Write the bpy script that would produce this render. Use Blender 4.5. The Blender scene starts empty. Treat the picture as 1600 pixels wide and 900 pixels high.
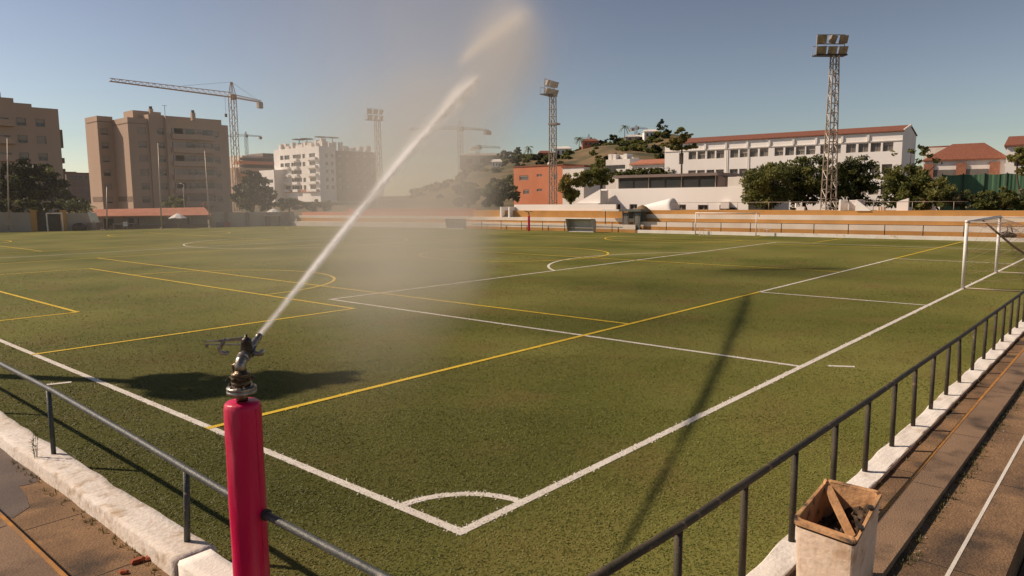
import bpy, math, random
import numpy as np
from mathutils import Vector
rnd = random.Random(7)
sc = bpy.context.scene
COL = sc.collection
V = Vector
R = math.radians

# ------------------------------------------------------------------ camera
CAM = V((-5.1206, -5.2638, 3.4843))
YAW, PITCH, ROLL, F = R(41.39269), R(6.97364), R(-0.4977), 1140.512
FW = V((math.cos(YAW)*math.cos(PITCH), math.sin(YAW)*math.cos(PITCH), -math.sin(PITCH)))
_r = FW.cross(V((0, 0, 1))).normalized(); _u = _r.cross(FW)
RT = _r*math.cos(ROLL)+_u*math.sin(ROLL); UP = -_r*math.sin(ROLL)+_u*math.cos(ROLL)
def ray(x, y): return FW+RT*((x-800)/F)-UP*((y-450)/F)
def at(x, y, z=0.0):                      # photo point on the height z
    d = ray(x, y); return CAM+d*((z-CAM.z)/d.z)
def dp(x, y, t): return CAM+ray(x, y)*t     # photo point at distance t
def pz(x, t, z=0.0):                      # column x at distance t, height z
    a = (x-800)/F
    b = (CAM.z+t*(FW.z+RT.z*a)-z)/(t*UP.z)
    return CAM+(FW+RT*a-UP*b)*t
def hz(x, y, t): return dp(x, y, t).z
def dirv(az): return V((math.cos(R(az)), math.sin(R(az)), 0))
def along(P, az, x):                      # distance from P along az to the column x
    u = dirv(az); a = (x-800)/F
    n = RT-FW*a                             # plane of the column
    return -(P-CAM).dot(n)/u.dot(n)

# ------------------------------------------------------------------ mesh builder
class MB:
    def __init__(s): s.v = []; s.f = []; s.m = []; s.mi = 0
    def add(s, vs, fs):
        b = len(s.v); s.v += [tuple(v) for v in vs]
        s.f += [tuple(i+b for i in f) for f in fs]; s.m += [s.mi]*len(fs)
    def poly(s, *vs): s.add(vs, [tuple(range(len(vs)))])
    def obox(s, o, u, v, w):
        o, u, v, w = V(o), V(u), V(v), V(w)
        p = [o, o+u, o+u+v, o+v, o+w, o+u+w, o+u+v+w, o+v+w]
        fs = [(0, 3, 2, 1), (4, 5, 6, 7), (0, 1, 5, 4), (1, 2, 6, 5), (2, 3, 7, 6), (3, 0, 4, 7)]
        if u.cross(v).dot(w) < 0: fs = [f[::-1] for f in fs]
        s.add(p, fs)
    def box(s, a, b):
        s.obox(a, (b[0]-a[0], 0, 0), (0, b[1]-a[1], 0), (0, 0, b[2]-a[2]))
    def cbox(s, c, sx, sy, sz, az=0.0):
        u = dirv(az); w = V((-u.y, u.x, 0)); c = V(c)
        s.obox(c-u*sx/2-w*sy/2, u*sx, w*sy, V((0, 0, sz)))
    def tube(s, pts, r, seg=8, caps=True):
        pts = [V(p) for p in pts]; n = len(pts)
        rs = r if isinstance(r, (list, tuple)) else [r]*n
        vs = []; ref = None
        for i, p in enumerate(pts):
            t = (pts[min(i+1, n-1)]-pts[max(i-1, 0)]).normalized()
            if ref is None: ref = V((0, 0, 1)) if abs(t.z) < .9 else V((1, 0, 0))
            a = (ref-t*ref.dot(t)).normalized(); b = t.cross(a); ref = a
            for k in range(seg):
                q = 2*math.pi*k/seg
                vs.append(p+(a*math.cos(q)+b*math.sin(q))*rs[i])
        fs = [(i*seg+k, i*seg+(k+1) % seg, (i+1)*seg+(k+1) % seg, (i+1)*seg+k) for i in range(n-1) for k in range(seg)]
        if caps: fs += [tuple(range(seg))[::-1], tuple((n-1)*seg+k for k in range(seg))]
        s.add(vs, fs)
    def lathe(s, c, prof, axis=(0, 0, 1), seg=24):
        ax = V(axis).normalized(); ref = V((1, 0, 0)) if abs(ax.x) < .9 else V((0, 1, 0))
        a = (ref-ax*ref.dot(ax)).normalized(); b = ax.cross(a); c = V(c)
        vs = [c+ax*h+(a*math.cos(2*math.pi*k/seg)+b*math.sin(2*math.pi*k/seg))*r for r, h in prof for k in range(seg)]
        n = len(prof)
        fs = [(i*seg+k, i*seg+(k+1) % seg, (i+1)*seg+(k+1) % seg, (i+1)*seg+k) for i in range(n-1) for k in range(seg)]
        fs += [tuple(range(seg))[::-1], tuple((n-1)*seg+k for k in range(seg))]
        s.add(vs, fs)
    def facade(s, O, u, n, W, H, ops, depth=.2):    # wall sheet with real openings and reveals
        O, u, n = V(O), V(u), V(n); z = V((0, 0, 1))
        xs = sorted({0, W}|{min(max(o[i], 0), W) for o in ops for i in (0, 2)})
        zs = sorted({0, H}|{min(max(o[i], 0), H) for o in ops for i in (1, 3)})
        for i in range(len(xs)-1):
            for j in range(len(zs)-1):
                mx, mz = (xs[i]+xs[i+1])/2, (zs[j]+zs[j+1])/2
                if any(o[0] < mx < o[2] and o[1] < mz < o[3] for o in ops): continue
                s.poly(O+u*xs[i]+z*zs[j], O+u*xs[i+1]+z*zs[j], O+u*xs[i+1]+z*zs[j+1], O+u*xs[i]+z*zs[j+1])
        for x0, z0, x1, z1 in ops:
            c = [O+u*x0+z*z0, O+u*x1+z*z0, O+u*x1+z*z1, O+u*x0+z*z1]
            for k in range(4):
                a, b = c[k], c[(k+1) % 4]; s.poly(a, a-n*depth, b-n*depth, b)
    def build(s, name, mat, parent=None, smooth=False, origin=None):
        me = bpy.data.meshes.new(name)
        o3 = parent.matrix_world.translation if parent else V((0, 0, 0))
        if parent:
            o3 = V(parent.location); q = parent.parent
            while q: o3 = o3+V(q.location); q = q.parent
        elif origin is not None: o3 = V(origin)
        me.from_pydata([(x-o3.x, y-o3.y, z-o3.z) for x, y, z in s.v], [], s.f)
        for m in (mat if isinstance(mat, (list, tuple)) else [mat]): me.materials.append(m)
        if isinstance(mat, (list, tuple)): me.polygons.foreach_set('material_index', s.m)
        if smooth: me.polygons.foreach_set('use_smooth', [True]*len(me.polygons))
        me.validate(); me.update()
        o = bpy.data.objects.new(name, me); COL.objects.link(o)
        if parent: o.parent = parent
        elif origin is not None: o.location = o3
        return o

def tag(o, label=None, cat=None, group=None, kind=None):
    if label: o['label'] = label
    if cat: o['category'] = cat
    if group: o['group'] = group
    if kind: o['kind'] = kind
    return o
def thing(name, label, cat, loc, group=None):
    o = bpy.data.objects.new(name, None); o.empty_display_size = .3
    o.location = loc; COL.objects.link(o)
    return tag(o, label, cat, group)
def copy_tree(o, parent=None):
    c = o.copy(); COL.objects.link(c)
    if parent: c.parent = parent
    for ch in list(o.children): copy_tree(ch, c)
    return c

# ------------------------------------------------------------------ materials
def newmat(name):
    m = bpy.data.materials.new(name); m.use_nodes = True
    nt = m.node_tree; return m, nt, nt.nodes['Principled BSDF']
def pm(name, c1, c2=None, scale=2.0, rough=.8, bump=0.0, bscale=40, metal=0.0, detail=6, lo=.35, hi=.65, spec=.3, fine=0.0, stretch=None, c3=None, scale3=.5, lo3=.5, hi3=.62):
    m, nt, b = newmat(name); N, L = nt.nodes, nt.links
    b.inputs['Roughness'].default_value = rough; b.inputs['Metallic'].default_value = metal
    b.inputs['Specular IOR Level'].default_value = spec
    tc = N.new('ShaderNodeTexCoord'); co = tc.outputs['Object']
    if stretch:
        mp = N.new('ShaderNodeMapping'); mp.inputs['Scale'].default_value = stretch
        L.new(co, mp.inputs['Vector']); co = mp.outputs['Vector']
    def noise(sc_, det=detail):
        n = N.new('ShaderNodeTexNoise'); n.inputs['Scale'].default_value = sc_; n.inputs['Detail'].default_value = det
        L.new(co, n.inputs['Vector']); return n.outputs['Fac']
    def ramp(fac, a, z, ca, cz):
        r = N.new('ShaderNodeValToRGB'); r.color_ramp.elements[0].position = a; r.color_ramp.elements[1].position = z
        r.color_ramp.elements[0].color = (*ca, 1); r.color_ramp.elements[1].color = (*cz, 1)
        L.new(fac, r.inputs['Fac']); return r.outputs['Color']
    if c2 is None: c2 = tuple(min(1, x*.8) for x in c1)
    col = ramp(noise(scale), lo, hi, c1, c2)
    if c3:
        mx = N.new('ShaderNodeMix'); mx.data_type = 'RGBA'
        f3 = ramp(noise(scale3), lo3, hi3, (0, 0, 0), (1, 1, 1))
        L.new(f3, mx.inputs['Factor']); L.new(col, mx.inputs['A']); mx.inputs['B'].default_value = (*c3, 1); col = mx.outputs['Result']
    if fine:
        mx = N.new('ShaderNodeMix'); mx.data_type = 'RGBA'; mx.blend_type = 'MULTIPLY'
        f = ramp(noise(bscale, 3), .3, .7, (1-fine,)*3, (1, 1, 1)); mx.inputs['Factor'].default_value = 1
        L.new(col, mx.inputs['A']); L.new(f, mx.inputs['B']); col = mx.outputs['Result']
    L.new(col, b.inputs['Base Color'])
    if bump:
        bp = N.new('ShaderNodeBump'); bp.inputs['Strength'].default_value = bump; bp.inputs['Distance'].default_value = .02
        L.new(noise(bscale, 4), bp.inputs['Height']); L.new(bp.outputs['Normal'], b.inputs['Normal'])
    return m
M = {}
def leafmat(name, c1, c2, tr=.25):
    m = pm(name, c1, c2, .8, .6, spec=.25)
    nt = m.node_tree; b = nt.nodes['Principled BSDF']; out = nt.nodes['Material Output']
    t = nt.nodes.new('ShaderNodeBsdfTranslucent'); mx = nt.nodes.new('ShaderNodeMixShader'); mx.inputs['Fac'].default_value = tr
    src = b.inputs['Base Color'].links[0].from_socket
    nt.links.new(src, t.inputs['Color']); nt.links.new(b.outputs[0], mx.inputs[1]); nt.links.new(t.outputs[0], mx.inputs[2])
    nt.links.new(mx.outputs[0], out.inputs['Surface']); return m
M['turf'] = pm('turf', (.120, .132, .026), (.228, .220, .060), .14, .95, .6, 90, detail=9, fine=.35, spec=.1, c3=(.20, .160, .050), scale3=.5, lo3=.5, hi3=.75)
M['blade'] = leafmat('turf_blade', (.118, .134, .022), (.208, .206, .046), .15)
M['blade_dry'] = leafmat('turf_blade_dry', (.20, .175, .05), (.15, .145, .03), .15)
M['blade_white'] = pm('turf_blade_white', (.78, .74, .68), (.68, .62, .54), 3, .8)
M['blade_yellow'] = pm('turf_blade_yellow', (.84, .58, .04), (.72, .48, .03), 3, .8)
M['line_white'] = pm('white_line', (.80, .76, .69), (.70, .65, .57), 2.5, .9, .5, 120, fine=.25)
M['line_yellow'] = pm('yellow_line', (.80, .56, .05), (.70, .48, .04), 2.5, .9, .5, 120, fine=.25)
def darken_patch(m):                                  # darker turf in an uneven patch along the left touchline
    nt = m.node_tree; N, L = nt.nodes, nt.links; b = N['Principled BSDF']; src = b.inputs['Base Color'].links[0].from_socket
    tc = N.new('ShaderNodeTexCoord'); vd = N.new('ShaderNodeVectorMath'); vd.operation = 'DISTANCE'; L.new(tc.outputs['Object'], vd.inputs[0]); vd.inputs[1].default_value = (-2.5, 7.5, 0)
    n = N.new('ShaderNodeTexNoise'); n.inputs['Scale'].default_value = .22; n.inputs['Detail'].default_value = 5; L.new(tc.outputs['Object'], n.inputs['Vector'])
    ad = N.new('ShaderNodeMath'); ad.operation = 'MULTIPLY_ADD'; L.new(n.outputs['Fac'], ad.inputs[0]); ad.inputs[1].default_value = 9.0; L.new(vd.outputs['Value'], ad.inputs[2])
    mr = N.new('ShaderNodeMapRange'); mr.interpolation_type = 'SMOOTHSTEP'; L.new(ad.outputs[0], mr.inputs[0])
    for i, v in enumerate((8.0, 16.5, .60, 1.0)): mr.inputs[i+1].default_value = v
    mx = N.new('ShaderNodeVectorMath'); mx.operation = 'SCALE'; L.new(src, mx.inputs[0]); L.new(mr.outputs[0], mx.inputs['Scale'])
    for l in list(src.links):
        if l.to_node != mx: L.new(mx.outputs[0], l.to_socket)
for k in ('turf', 'blade', 'blade_dry'): darken_patch(M[k])
M['ground'] = pm('ground', (.21, .155, .10), (.13, .10, .06), .05, .95)
M['whitewash'] = pm('whitewash', (.80, .75, .69), (.68, .60, .51), 1.6, .9, .6, 18, fine=.2, c3=(.46, .35, .24), scale3=5, lo3=.56, hi3=.72)
M['kerb_white'] = pm('kerb_white', (.82, .78, .72), (.74, .68, .60), 1.1, .9, .4, 30, fine=.1, c3=(.5, .40, .28), scale3=2.2, lo3=.62, hi3=.75)
M['dirt'] = pm('dirty_concrete', (.33, .20, .105), (.185, .115, .064), 1.3, .9, .7, 45, fine=.4, c3=(.085, .06, .042), scale3=1.5, lo3=.50, hi3=.68)
M['tread'] = pm('worn_concrete', (.33, .215, .13), (.21, .138, .088), .9, .9, .5, 60, fine=.35, c3=(.10, .07, .048), scale3=2.1, lo3=.53, hi3=.68)
M['grit'] = pm('grit', (.42, .33, .24), (.2, .15, .1), 9, .9)
M['orange_line'] = pm('orange_edge', (.46, .20, .035), (.28, .15, .06), 6, .8, .3, 40)
M['puddle'] = pm('damp_concrete', (.11, .082, .068), (.155, .115, .09), 1.5, .6, .3, 50, spec=.3, fine=.3)
M['rail'] = pm('rail_paint', (.035, .043, .04), (.07, .075, .07), 5, .5, .35, 60, c3=(.30, .25, .18), scale3=11, lo3=.64, hi3=.70, spec=.5)
M['rail_brown'] = pm('rail_paint_dusty', (.046, .042, .03), (.075, .06, .042), 4, .62, .3, 60, c3=(.2, .14, .08), scale3=9, lo3=.62, hi3=.72, spec=.2)
M['pink'] = pm('pink_vinyl', (.60, .004, .072), (.48, .004, .052), 3.5, .40, .6, 9, spec=.33, fine=.12, c3=(.62, .12, .15), scale3=5, lo3=.54, hi3=.82, stretch=(1, 1, .22))
M['steel'] = pm('wet_steel', (.40, .36, .31), (.18, .155, .13), 14, .34, .2, 60, metal=.9)
M['iron'] = pm('dark_iron', (.035, .03, .026), (.07, .055, .045), 10, .35, .3, 60, metal=.5)
M['bronze'] = pm('bronze', (.16, .11, .065), (.07, .05, .035), 16, .33, .3, 50, metal=.85)
M['white'] = pm('white_render', (.86, .82, .77), (.80, .76, .71), .25, .9, .15, 12, stretch=(1, 1, .4))
M['white_b'] = pm('white_render_old', (.78, .74, .68), (.68, .62, .56), .3, .9, .2, 10, stretch=(1, 1, .35))
M['ochre'] = pm('ochre_paint', (.52, .27, .08), (.43, .22, .07), .7, .85, .2, 12, fine=.1)
M['cream_step'] = pm('cream_paint', (.70, .62, .53), (.60, .52, .43), .5, .9, .2, 12, stretch=(1, 1, .6))
M['tan'] = pm('tan_render', (.47, .345, .255), (.42, .305, .225), .12, .9, .1, 8, stretch=(1, 1, .3))
M['tan_dark'] = pm('tan_render_band', (.23, .165, .12), (.20, .14, .10), .3, .9)
M['grey_wall'] = pm('grey_wall', (.42, .36, .31), (.34, .29, .25), .3, .9, .1, 8, stretch=(1, 1, .4))
M['brick'] = pm('brown_brick', (.105, .078, .062), (.08, .06, .05), .4, .9, .2, 20)
M['orange_wall'] = pm('orange_render', (.56, .215, .115), (.50, .185, .095), .2, .85, .1, 10)
M['tile'] = pm('clay_tile', (.29, .11, .066), (.20, .08, .05), 1.4, .85, .6, 6, fine=.25, stretch=(3, 3, 1))
M['tile_pink'] = pm('clay_tile_pale', (.50, .21, .13), (.42, .17, .10), 1.4, .85, .5, 6, fine=.2)
M['glass'] = pm('window_glass', (.030, .028, .026), (.055, .048, .042), .4, .18, spec=.5)
M['shutter'] = pm('roller_shutter', (.36, .31, .26), (.30, .255, .21), .5, .7)
M['pane_grey'] = pm('grey_blind', (.19, .17, .145), (.12, .105, .09), .35, .35, spec=.5)
M['dark'] = pm('dark_steel', (.03, .027, .024), (.05, .045, .04), 2, .6)
M['frame'] = pm('window_frame', (.32, .28, .24), None, 3, .6)
M['mauve'] = pm('mauve_panel', (.22, .165, .145), (.18, .135, .12), .5, .7)
M['goal_white'] = pm('goal_paint', (.78, .74, .70), (.66, .60, .54), 2, .45, .1, 40, c3=(.42, .33, .25), scale3=2.6, lo3=.62, hi3=.72, spec=.5)
M['pier'] = pm('dull_brick', (.34, .15, .09), (.24, .11, .07), 3, .9, .3, 20)
M['net'] = pm('goal_net', (.26, .18, .13), (.2, .14, .10), 6, .9)
M['galv'] = pm('galvanised', (.44, .38, .32), (.30, .24, .18), 1.2, .55, .1, 30, metal=.35)
M['lamp_body'] = pm('lamp_body', (.34, .29, .24), (.22, .19, .16), 2, .5, metal=.2)
M['lamp_glass'] = pm('lamp_glass', (.34, .28, .20), (.20, .17, .12), 2, .2, spec=.6)
M['crane'] = pm('crane_paint', (.50, .33, .19), (.42, .27, .16), .3, .6)
M['crane_grey'] = pm('crane_grey', (.30, .28, .26), None, .3, .6)
M['bin'] = pm('bin_plastic', (.80, .64, .50), (.66, .50, .37), 4, .6, .4, 18, fine=.15, c3=(.42, .27, .16), scale3=5, lo3=.55, hi3=.75)
M['bin_rim'] = pm('bin_rim', (.55, .31, .15), (.34, .19, .09), 7, .75, .5, 25, c3=(.08, .06, .045), scale3=7, lo3=.6, hi3=.68)
M['debris'] = pm('bin_debris', (.022, .015, .010), (.12, .08, .05), 9, .95, .8, 30)
M['brickbit'] = pm('brick_red', (.34, .095, .045), (.22, .06, .03), 8, .9, .5, 40)
M['straw'] = pm('straw', (.28, .19, .10), (.20, .13, .07), 4, .95, .5, 30)
M['dugout'] = pm('dugout_panel', (.52, .48, .43), (.42, .38, .34), .7, .25, spec=.6)
M['greennet'] = pm('green_screen', (.07, .15, .085), (.055, .12, .068), .4, .8, .2, 20)
M['booth'] = pm('booth_metal', (.15, .15, .13), (.11, .11, .095), 2, .5)
M['parasol'] = pm('parasol_cloth', (.80, .76, .70), None, 1, .8)
M['hill'] = pm('dry_hill', (.205, .135, .072), (.13, .10, .048), .05, .95, .4, 1.5, detail=8, c3=(.07, .07, .032), scale3=.06, lo3=.44, hi3=.58)
M['bark'] = pm('bark', (.11, .08, .055), (.07, .05, .035), 6, .9, .5, 20)
M['bark_pale'] = pm('bark_pale', (.2, .16, .12), (.14, .11, .08), 6, .9, .5, 20)
M['weed'] = leafmat('weed', (.16, .14, .05), (.11, .10, .035), .3)
L_ = {'deep': leafmat('leaf_deep', (.022, .026, .012), (.034, .038, .016), .2),
      'dark': leafmat('leaf_dark', (.098, .115, .037), (.15, .158, .05), .42),
      'mid': leafmat('leaf_mid', (.15, .17, .05), (.22, .22, .068), .5),
      'light': leafmat('leaf_light', (.20, .205, .058), (.26, .24, .075), .45),
      'gold': leafmat('leaf_gold', (.27, .21, .06), (.20, .165, .05), .4),
      'grey': leafmat('leaf_grey', (.22, .21, .13), (.16, .16, .09), .3)}

# ------------------------------------------------------------------ ground and pitch
def edge_x(y): return 59.9-.062*y if y < 57 else 56.37-(y-57)*.19   # pitch-side face of the far stand
mb = MB(); seg = 96
mb.poly(*[(6000*math.cos(2*math.pi*k/seg), 6000*math.sin(2*math.pi*k/seg), -.35) for k in range(seg)])
tag(mb.build('ground', M['ground']), kind='structure')
EA, EB = V((20.3, 99.6, 0)), V((51.2, 85.6, 0))
ED = (EB-EA).normalized(); EC = EA-ED*30
mb = MB()
mb.poly((-2.05, -2.82, 0), (60.2, -2.82, 0), (edge_x(57)+.1, 57, 0), (EB.x+.2, EB.y+.3, 0), (EA.x, EA.y+.3, 0), (EC.x+4, EC.y-1, 0), (-2.05, EC.y-1.5, 0))
tag(mb.build('pitch', M['turf']), kind='structure')

WS, YS, ARCS = [], [], []          # white / yellow segments, arcs (cx, cy, r, a0, a1, colour)
def wl(*p):
    for a, b in zip(p, p[1:]): WS.append((*a, *b))
def yl(*p):
    for a, b in zip(p, p[1:]): YS.append((*a, *b))
wl((0, 98), (0, 0), (59.0, 0))
wl((9.84, 0), (9.84, 16.5), (50.16, 16.5), (50.16, 0)); wl((20.84, 0), (20.84, 5.5), (39.16, 5.5), (39.16, 0))
wl((0, 50), (edge_x(50)-.5, 50))
a, b = at(1299, 572), at(1330, 573); wl((a.x, a.y), (b.x, b.y))
a, b = at(78, 601), at(106, 598); wl((a.x, a.y), (b.x, b.y))
ARCS += [(0, 0, 1.0, 0, 90, 0), (30, 11, 9.15, 37, 143, 0), (30, 50, 9.15, 0, 360, 0)]
for y0 in (5.5, 55.0):
    top = 39 if y0 < 50 else 27
    if y0 < 50: yl((0, y0), (20.78, y0)); yl((39.22, y0), (58.6, y0))
    else: yl((0, y0), (edge_x(y0)-.5, y0))
    if y0 < 50: yl((0, y0+39.2), (edge_x(45)-.5, y0+39.2))
    for x in (12, 30, 48): yl((x, y0), (x, y0+top))
    c = y0+20
    h2 = 11.5 if y0 < 50 else 9
    yl((0, c-11.5), (9, c-11.5), (9, c+h2))
    if y0 < 50: yl((9, c+11.5), (0, c+11.5)); yl((0, c+5.1), (3, c+5.1))
    yl((0, c-5.1), (3, c-5.1), (3, c+5.1)); e = edge_x(c)-.6
    yl((e, c-11.5), (51, c-11.5), (51, c+h2 if y0 < 50 else c+6)); yl((e, c-5.1), (e-2.4, c-5.1), (e-2.4, c+5.1))
    ARCS += [(30, c, 6, 0, 360, 1), (9, c, 6, -90, 90, 1), (51, c, 6, 90, 270, 1)]
LW = .060
def line_mesh(segs, col, z):
    mb = MB()
    for x0, y0, x1, y1 in segs:
        a, b = V((x0, y0, z)), V((x1, y1, z)); t = (b-a).normalized(); n = V((-t.y, t.x, 0))*LW; t = t*LW
        zz = V((0, 0, 1))*(0.0004*rnd.randint(0, 9))
        mb.poly(a-t-n+zz, b+t-n+zz, b+t+n+zz, a-t+n+zz)
    for cx, cy, r, a0, a1, c in ARCS:
        if c != col: continue
        n = max(12, int((a1-a0)/4)); vs = []
        for k in range(n+1):
            q = R(a0+(a1-a0)*k/n)
            for rr in (r-LW, r+LW): vs.append((cx+rr*math.cos(q), cy+rr*math.sin(q), z+.0002))
        mb.add(vs, [(2*k, 2*k+1, 2*k+3, 2*k+2) for k in range(n)])
    return mb
tag(line_mesh(WS, 0, .005).build('white_pitch_marking', M['line_white']), kind='structure')
tag(line_mesh(YS, 1, .010).build('yellow_pitch_marking', M['line_yellow']), kind='structure')

# turf blades, thinning out with distance
rg = np.random.default_rng(3)
def blades():
    pts = []
    for d0, d1, dens in ((0, 6, 1500), (6, 9, 950), (9, 13, 480), (13, 19, 210), (19, 28, 85), (28, 42, 30)):
        a0, a1 = YAW-.70, YAW+.70
        area = (a1-a0)/2*((d1+3)**2-(d0+3)**2)
        n = int(area*dens); rr = np.sqrt(rg.uniform((d0+3)**2, (d1+3)**2, n)); aa = rg.uniform(a0, a1, n)
        x, y = CAM.x+rr*np.cos(aa), CAM.y+rr*np.sin(aa)
        k = (x > -1.98) & (y > -2.74) & (x < 58) & (y < 80); x, y, rr = x[k], y[k], rr[k]
        pts.append(np.stack([x, y, rr], 1))
    p = np.concatenate(pts); n = len(p); x, y, rr = p.T
    cls = np.zeros(n, int); cls[rg.random(n) < .15] = 1
    jx, jy = x+rg.normal(0, .022, n), y+rg.normal(0, .022, n)
    for col, segs in ((2, WS), (3, YS)):
        for x0, y0, x1, y1 in segs:
            L = math.hypot(x1-x0, y1-y0); tx, ty = (x1-x0)/L, (y1-y0)/L
            s = (jx-x0)*tx+(jy-y0)*ty; d = np.abs(-(jx-x0)*ty+(jy-y0)*tx)
            cls[(s > -LW) & (s < L+LW) & (d < LW)] = col
    for cx, cy, r, a0, a1, c in ARCS:
        q = np.degrees(np.arctan2(jy-cy, jx-cx)); d = np.hypot(jx-cx, jy-cy)
        q = np.where(q < a0, q+360, q); cls[(np.abs(d-r) < LW) & (q <= a1)] = 2+c
    az = rg.uniform(0, 2*np.pi, n); w = .005+rr*.0005; h = rg.uniform(.007, .016, n)*(1+rr*.012)
    la, ll = rg.normal(.6, 1.6, n), rg.uniform(1.0, 2.4, n)*h; az = la-np.pi/2+rg.normal(0, .35, n)
    z0 = np.full(n, .002)
    vs = np.empty((n, 3, 3))
    vs[:, 0] = np.stack([x-np.cos(az)*w, y-np.sin(az)*w, z0], 1)
    vs[:, 1] = np.stack([x+np.cos(az)*w, y+np.sin(az)*w, z0], 1)
    vs[:, 2] = np.stack([x+np.cos(la)*ll, y+np.sin(la)*ll, z0+h], 1)
    me = bpy.data.meshes.new('turf_grass'); me.vertices.add(3*n); me.vertices.foreach_set('co', vs.ravel())
    me.loops.add(3*n); me.loops.foreach_set('vertex_index', np.arange(3*n)); me.polygons.add(n)
    me.polygons.foreach_set('loop_start', np.arange(0, 3*n, 3))
    for k in ('blade', 'blade_dry', 'blade_white', 'blade_yellow'): me.materials.append(M[k])
    me.polygons.foreach_set('material_index', cls); me.update(calc_edges=True)
    o = bpy.data.objects.new('turf_grass', me); COL.objects.link(o)
    return tag(o, 'short artificial turf pile of the pitch', 'grass', kind='stuff')
blades()

# ------------------------------------------------------------------ near kerbs, walkways
def rough_wall(name, label, path, prof_in, prof_out, ztop, zbot, amp, step, mat, group=None, rd=.03, oamp=1.0):
    """a hand plastered low wall following straight path a>b; in/out = side offsets"""
    a, b = V(path[0]), V(path[1]); L = (b-a).length; t = (b-a)/L; nrm = V((-t.y, t.x, 0))
    n = int(L/step); vs = []; prof = []
    m = 5
    ring = [(prof_in, zbot), (prof_in, ztop-rd)]+[(prof_in+(prof_out-prof_in)*(k+.25)/(m-.5), ztop) for k in range(m)]+[(prof_out, ztop-rd), (prof_out, zbot)]
    ph = [rnd.uniform(0, 6) for _ in range(8)]
    for i in range(n+1):
        s = i*L/n
        w1 = amp*(math.sin(s*1.9+ph[0])+.7*math.sin(s*4.3+ph[1])+.4*math.sin(s*9+ph[2]))
        w2 = oamp*amp*(.6*math.sin(s*1.5+ph[3])+.4*math.sin(s*5.1+ph[4]))
        for k, (o, z) in enumerate(ring):
            f = k/(len(ring)-1); off = o+w1*(1-f)+w2*f
            dz = amp*.35*math.sin(s*7+ph[5]+k)+rnd.uniform(-1, 1)*amp*.22 if z > zbot+.05 else 0
            vs.append(a+t*s+nrm*(off+rnd.uniform(-1, 1)*amp*.12)+V((0, 0, z+dz)))
    q = len(ring)
    fs = [(i*q+k, (i+1)*q+k, (i+1)*q+k+1, i*q+k+1) for i in range(n) for k in range(q-1)]
    fs += [tuple(range(q)), tuple(n*q+k for k in range(q))[::-1]]
    mb = MB(); mb.add(vs, fs)
    return tag(mb.build(name, mat, smooth=rd > .02, origin=a), label, 'low wall', group)
rough_wall('low_wall', 'lumpy whitewashed low wall carrying the short railing beside the pink post', ((-2.02, 105, 0), (-2.02, 1.35, 0)), 0.02, -.36, .17, -.3, .014, .12, M['whitewash'])
rough_wall('low_wall', 'smooth white wall block under the pink padded post', ((-2.03, 1.34, 0), (-2.03, -3.05, 0)), 0, -.34, .165, -.3, .006, .15, M['kerb_white'])
rough_wall('low_wall', 'straight white low wall under the long railing along the goal line', ((-2.03, -2.78, 0), (60.0, -2.78, 0)), .03, -.235, .15, -.3, .012, .14, M['kerb_white'], rd=.006, oamp=.15)

mb = MB(); mb.box((-3.3, -3.5, -.3), (-2.3, 105, -.02)); mb.box((-2.3, -3.5, -.3), (61, -2.95, .095))
tag(mb.build('path', M['dirt']), kind='structure')
mb = MB(); mb.box((-3.31, -3.81, -.3), (61, -3.47, .45)); mb.box((-4.3, -3.4, -.3), (-3.3, 105, .43))
tag(mb.build('bench_step', M['tread']), kind='structure')
mb = MB(); mb.box((-3.3, -3.50, .395), (61, -3.465, .454)); mb.box((-3.325, -3.4, .385), (-3.29, 105, .436))
tag(mb.build('painted_step_edge', M['orange_line']), kind='structure')
mb = MB(); mb.box((-4.3, -4.55, -.3), (61, -3.81, .385))
tag(mb.build('terrace_step', M['dirt']), kind='structure')
mb = MB(); mb.box((-4, -4.205, .386), (61, -4.175, .389))
tag(mb.build('white_painted_line', M['line_white']), kind='structure')
mb = MB(); mb.box((-4.3, -30, -.34), (61, -4.56, .05))
tag(mb.build('terrace_ground', M['tread']), kind='structure')
mb = MB()
for x_ in (.9, 3.3, 5.4, 8.1, 10.6, 13.4, 17, 21, 26, 32): mb.box((x_, -3.80, .4505), (x_+.008, -3.52, .4525)); mb.box((x_+.7, -4.54, .3855), (x_+.71, -3.83, .3875)); mb.box((x_+1.3, -3.46, .0955), (x_+1.308, -3.03, .0975))
for y_ in (1.1, 2.75, 4.6, 7.2, 10, 14): mb.box((-4.2, y_, .4305), (-3.34, y_+.012, .4325)); mb.box((-3.28, y_+.9, -.0195), (-2.42, y_+.91, -.0175))
tag(mb.build('paving_joint', M['dark']), kind='structure')
mb = MB()                                             # damp patch on the left walkway
vs = []
cx, cy = -2.86, 6.6
for k in range(40):
    q = 2*math.pi*k/40; r = 1+.13*math.sin(3*q+1)+.09*math.sin(7*q)+.05*math.sin(13*q)
    vs.append((max(-3.28, min(-2.38, cx+.62*r*math.cos(q))), cy+2.15*r*math.sin(q), -.0155))
mb.poly(*vs); tag(mb.build('damp_patch', M['puddle']), kind='structure')

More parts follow.
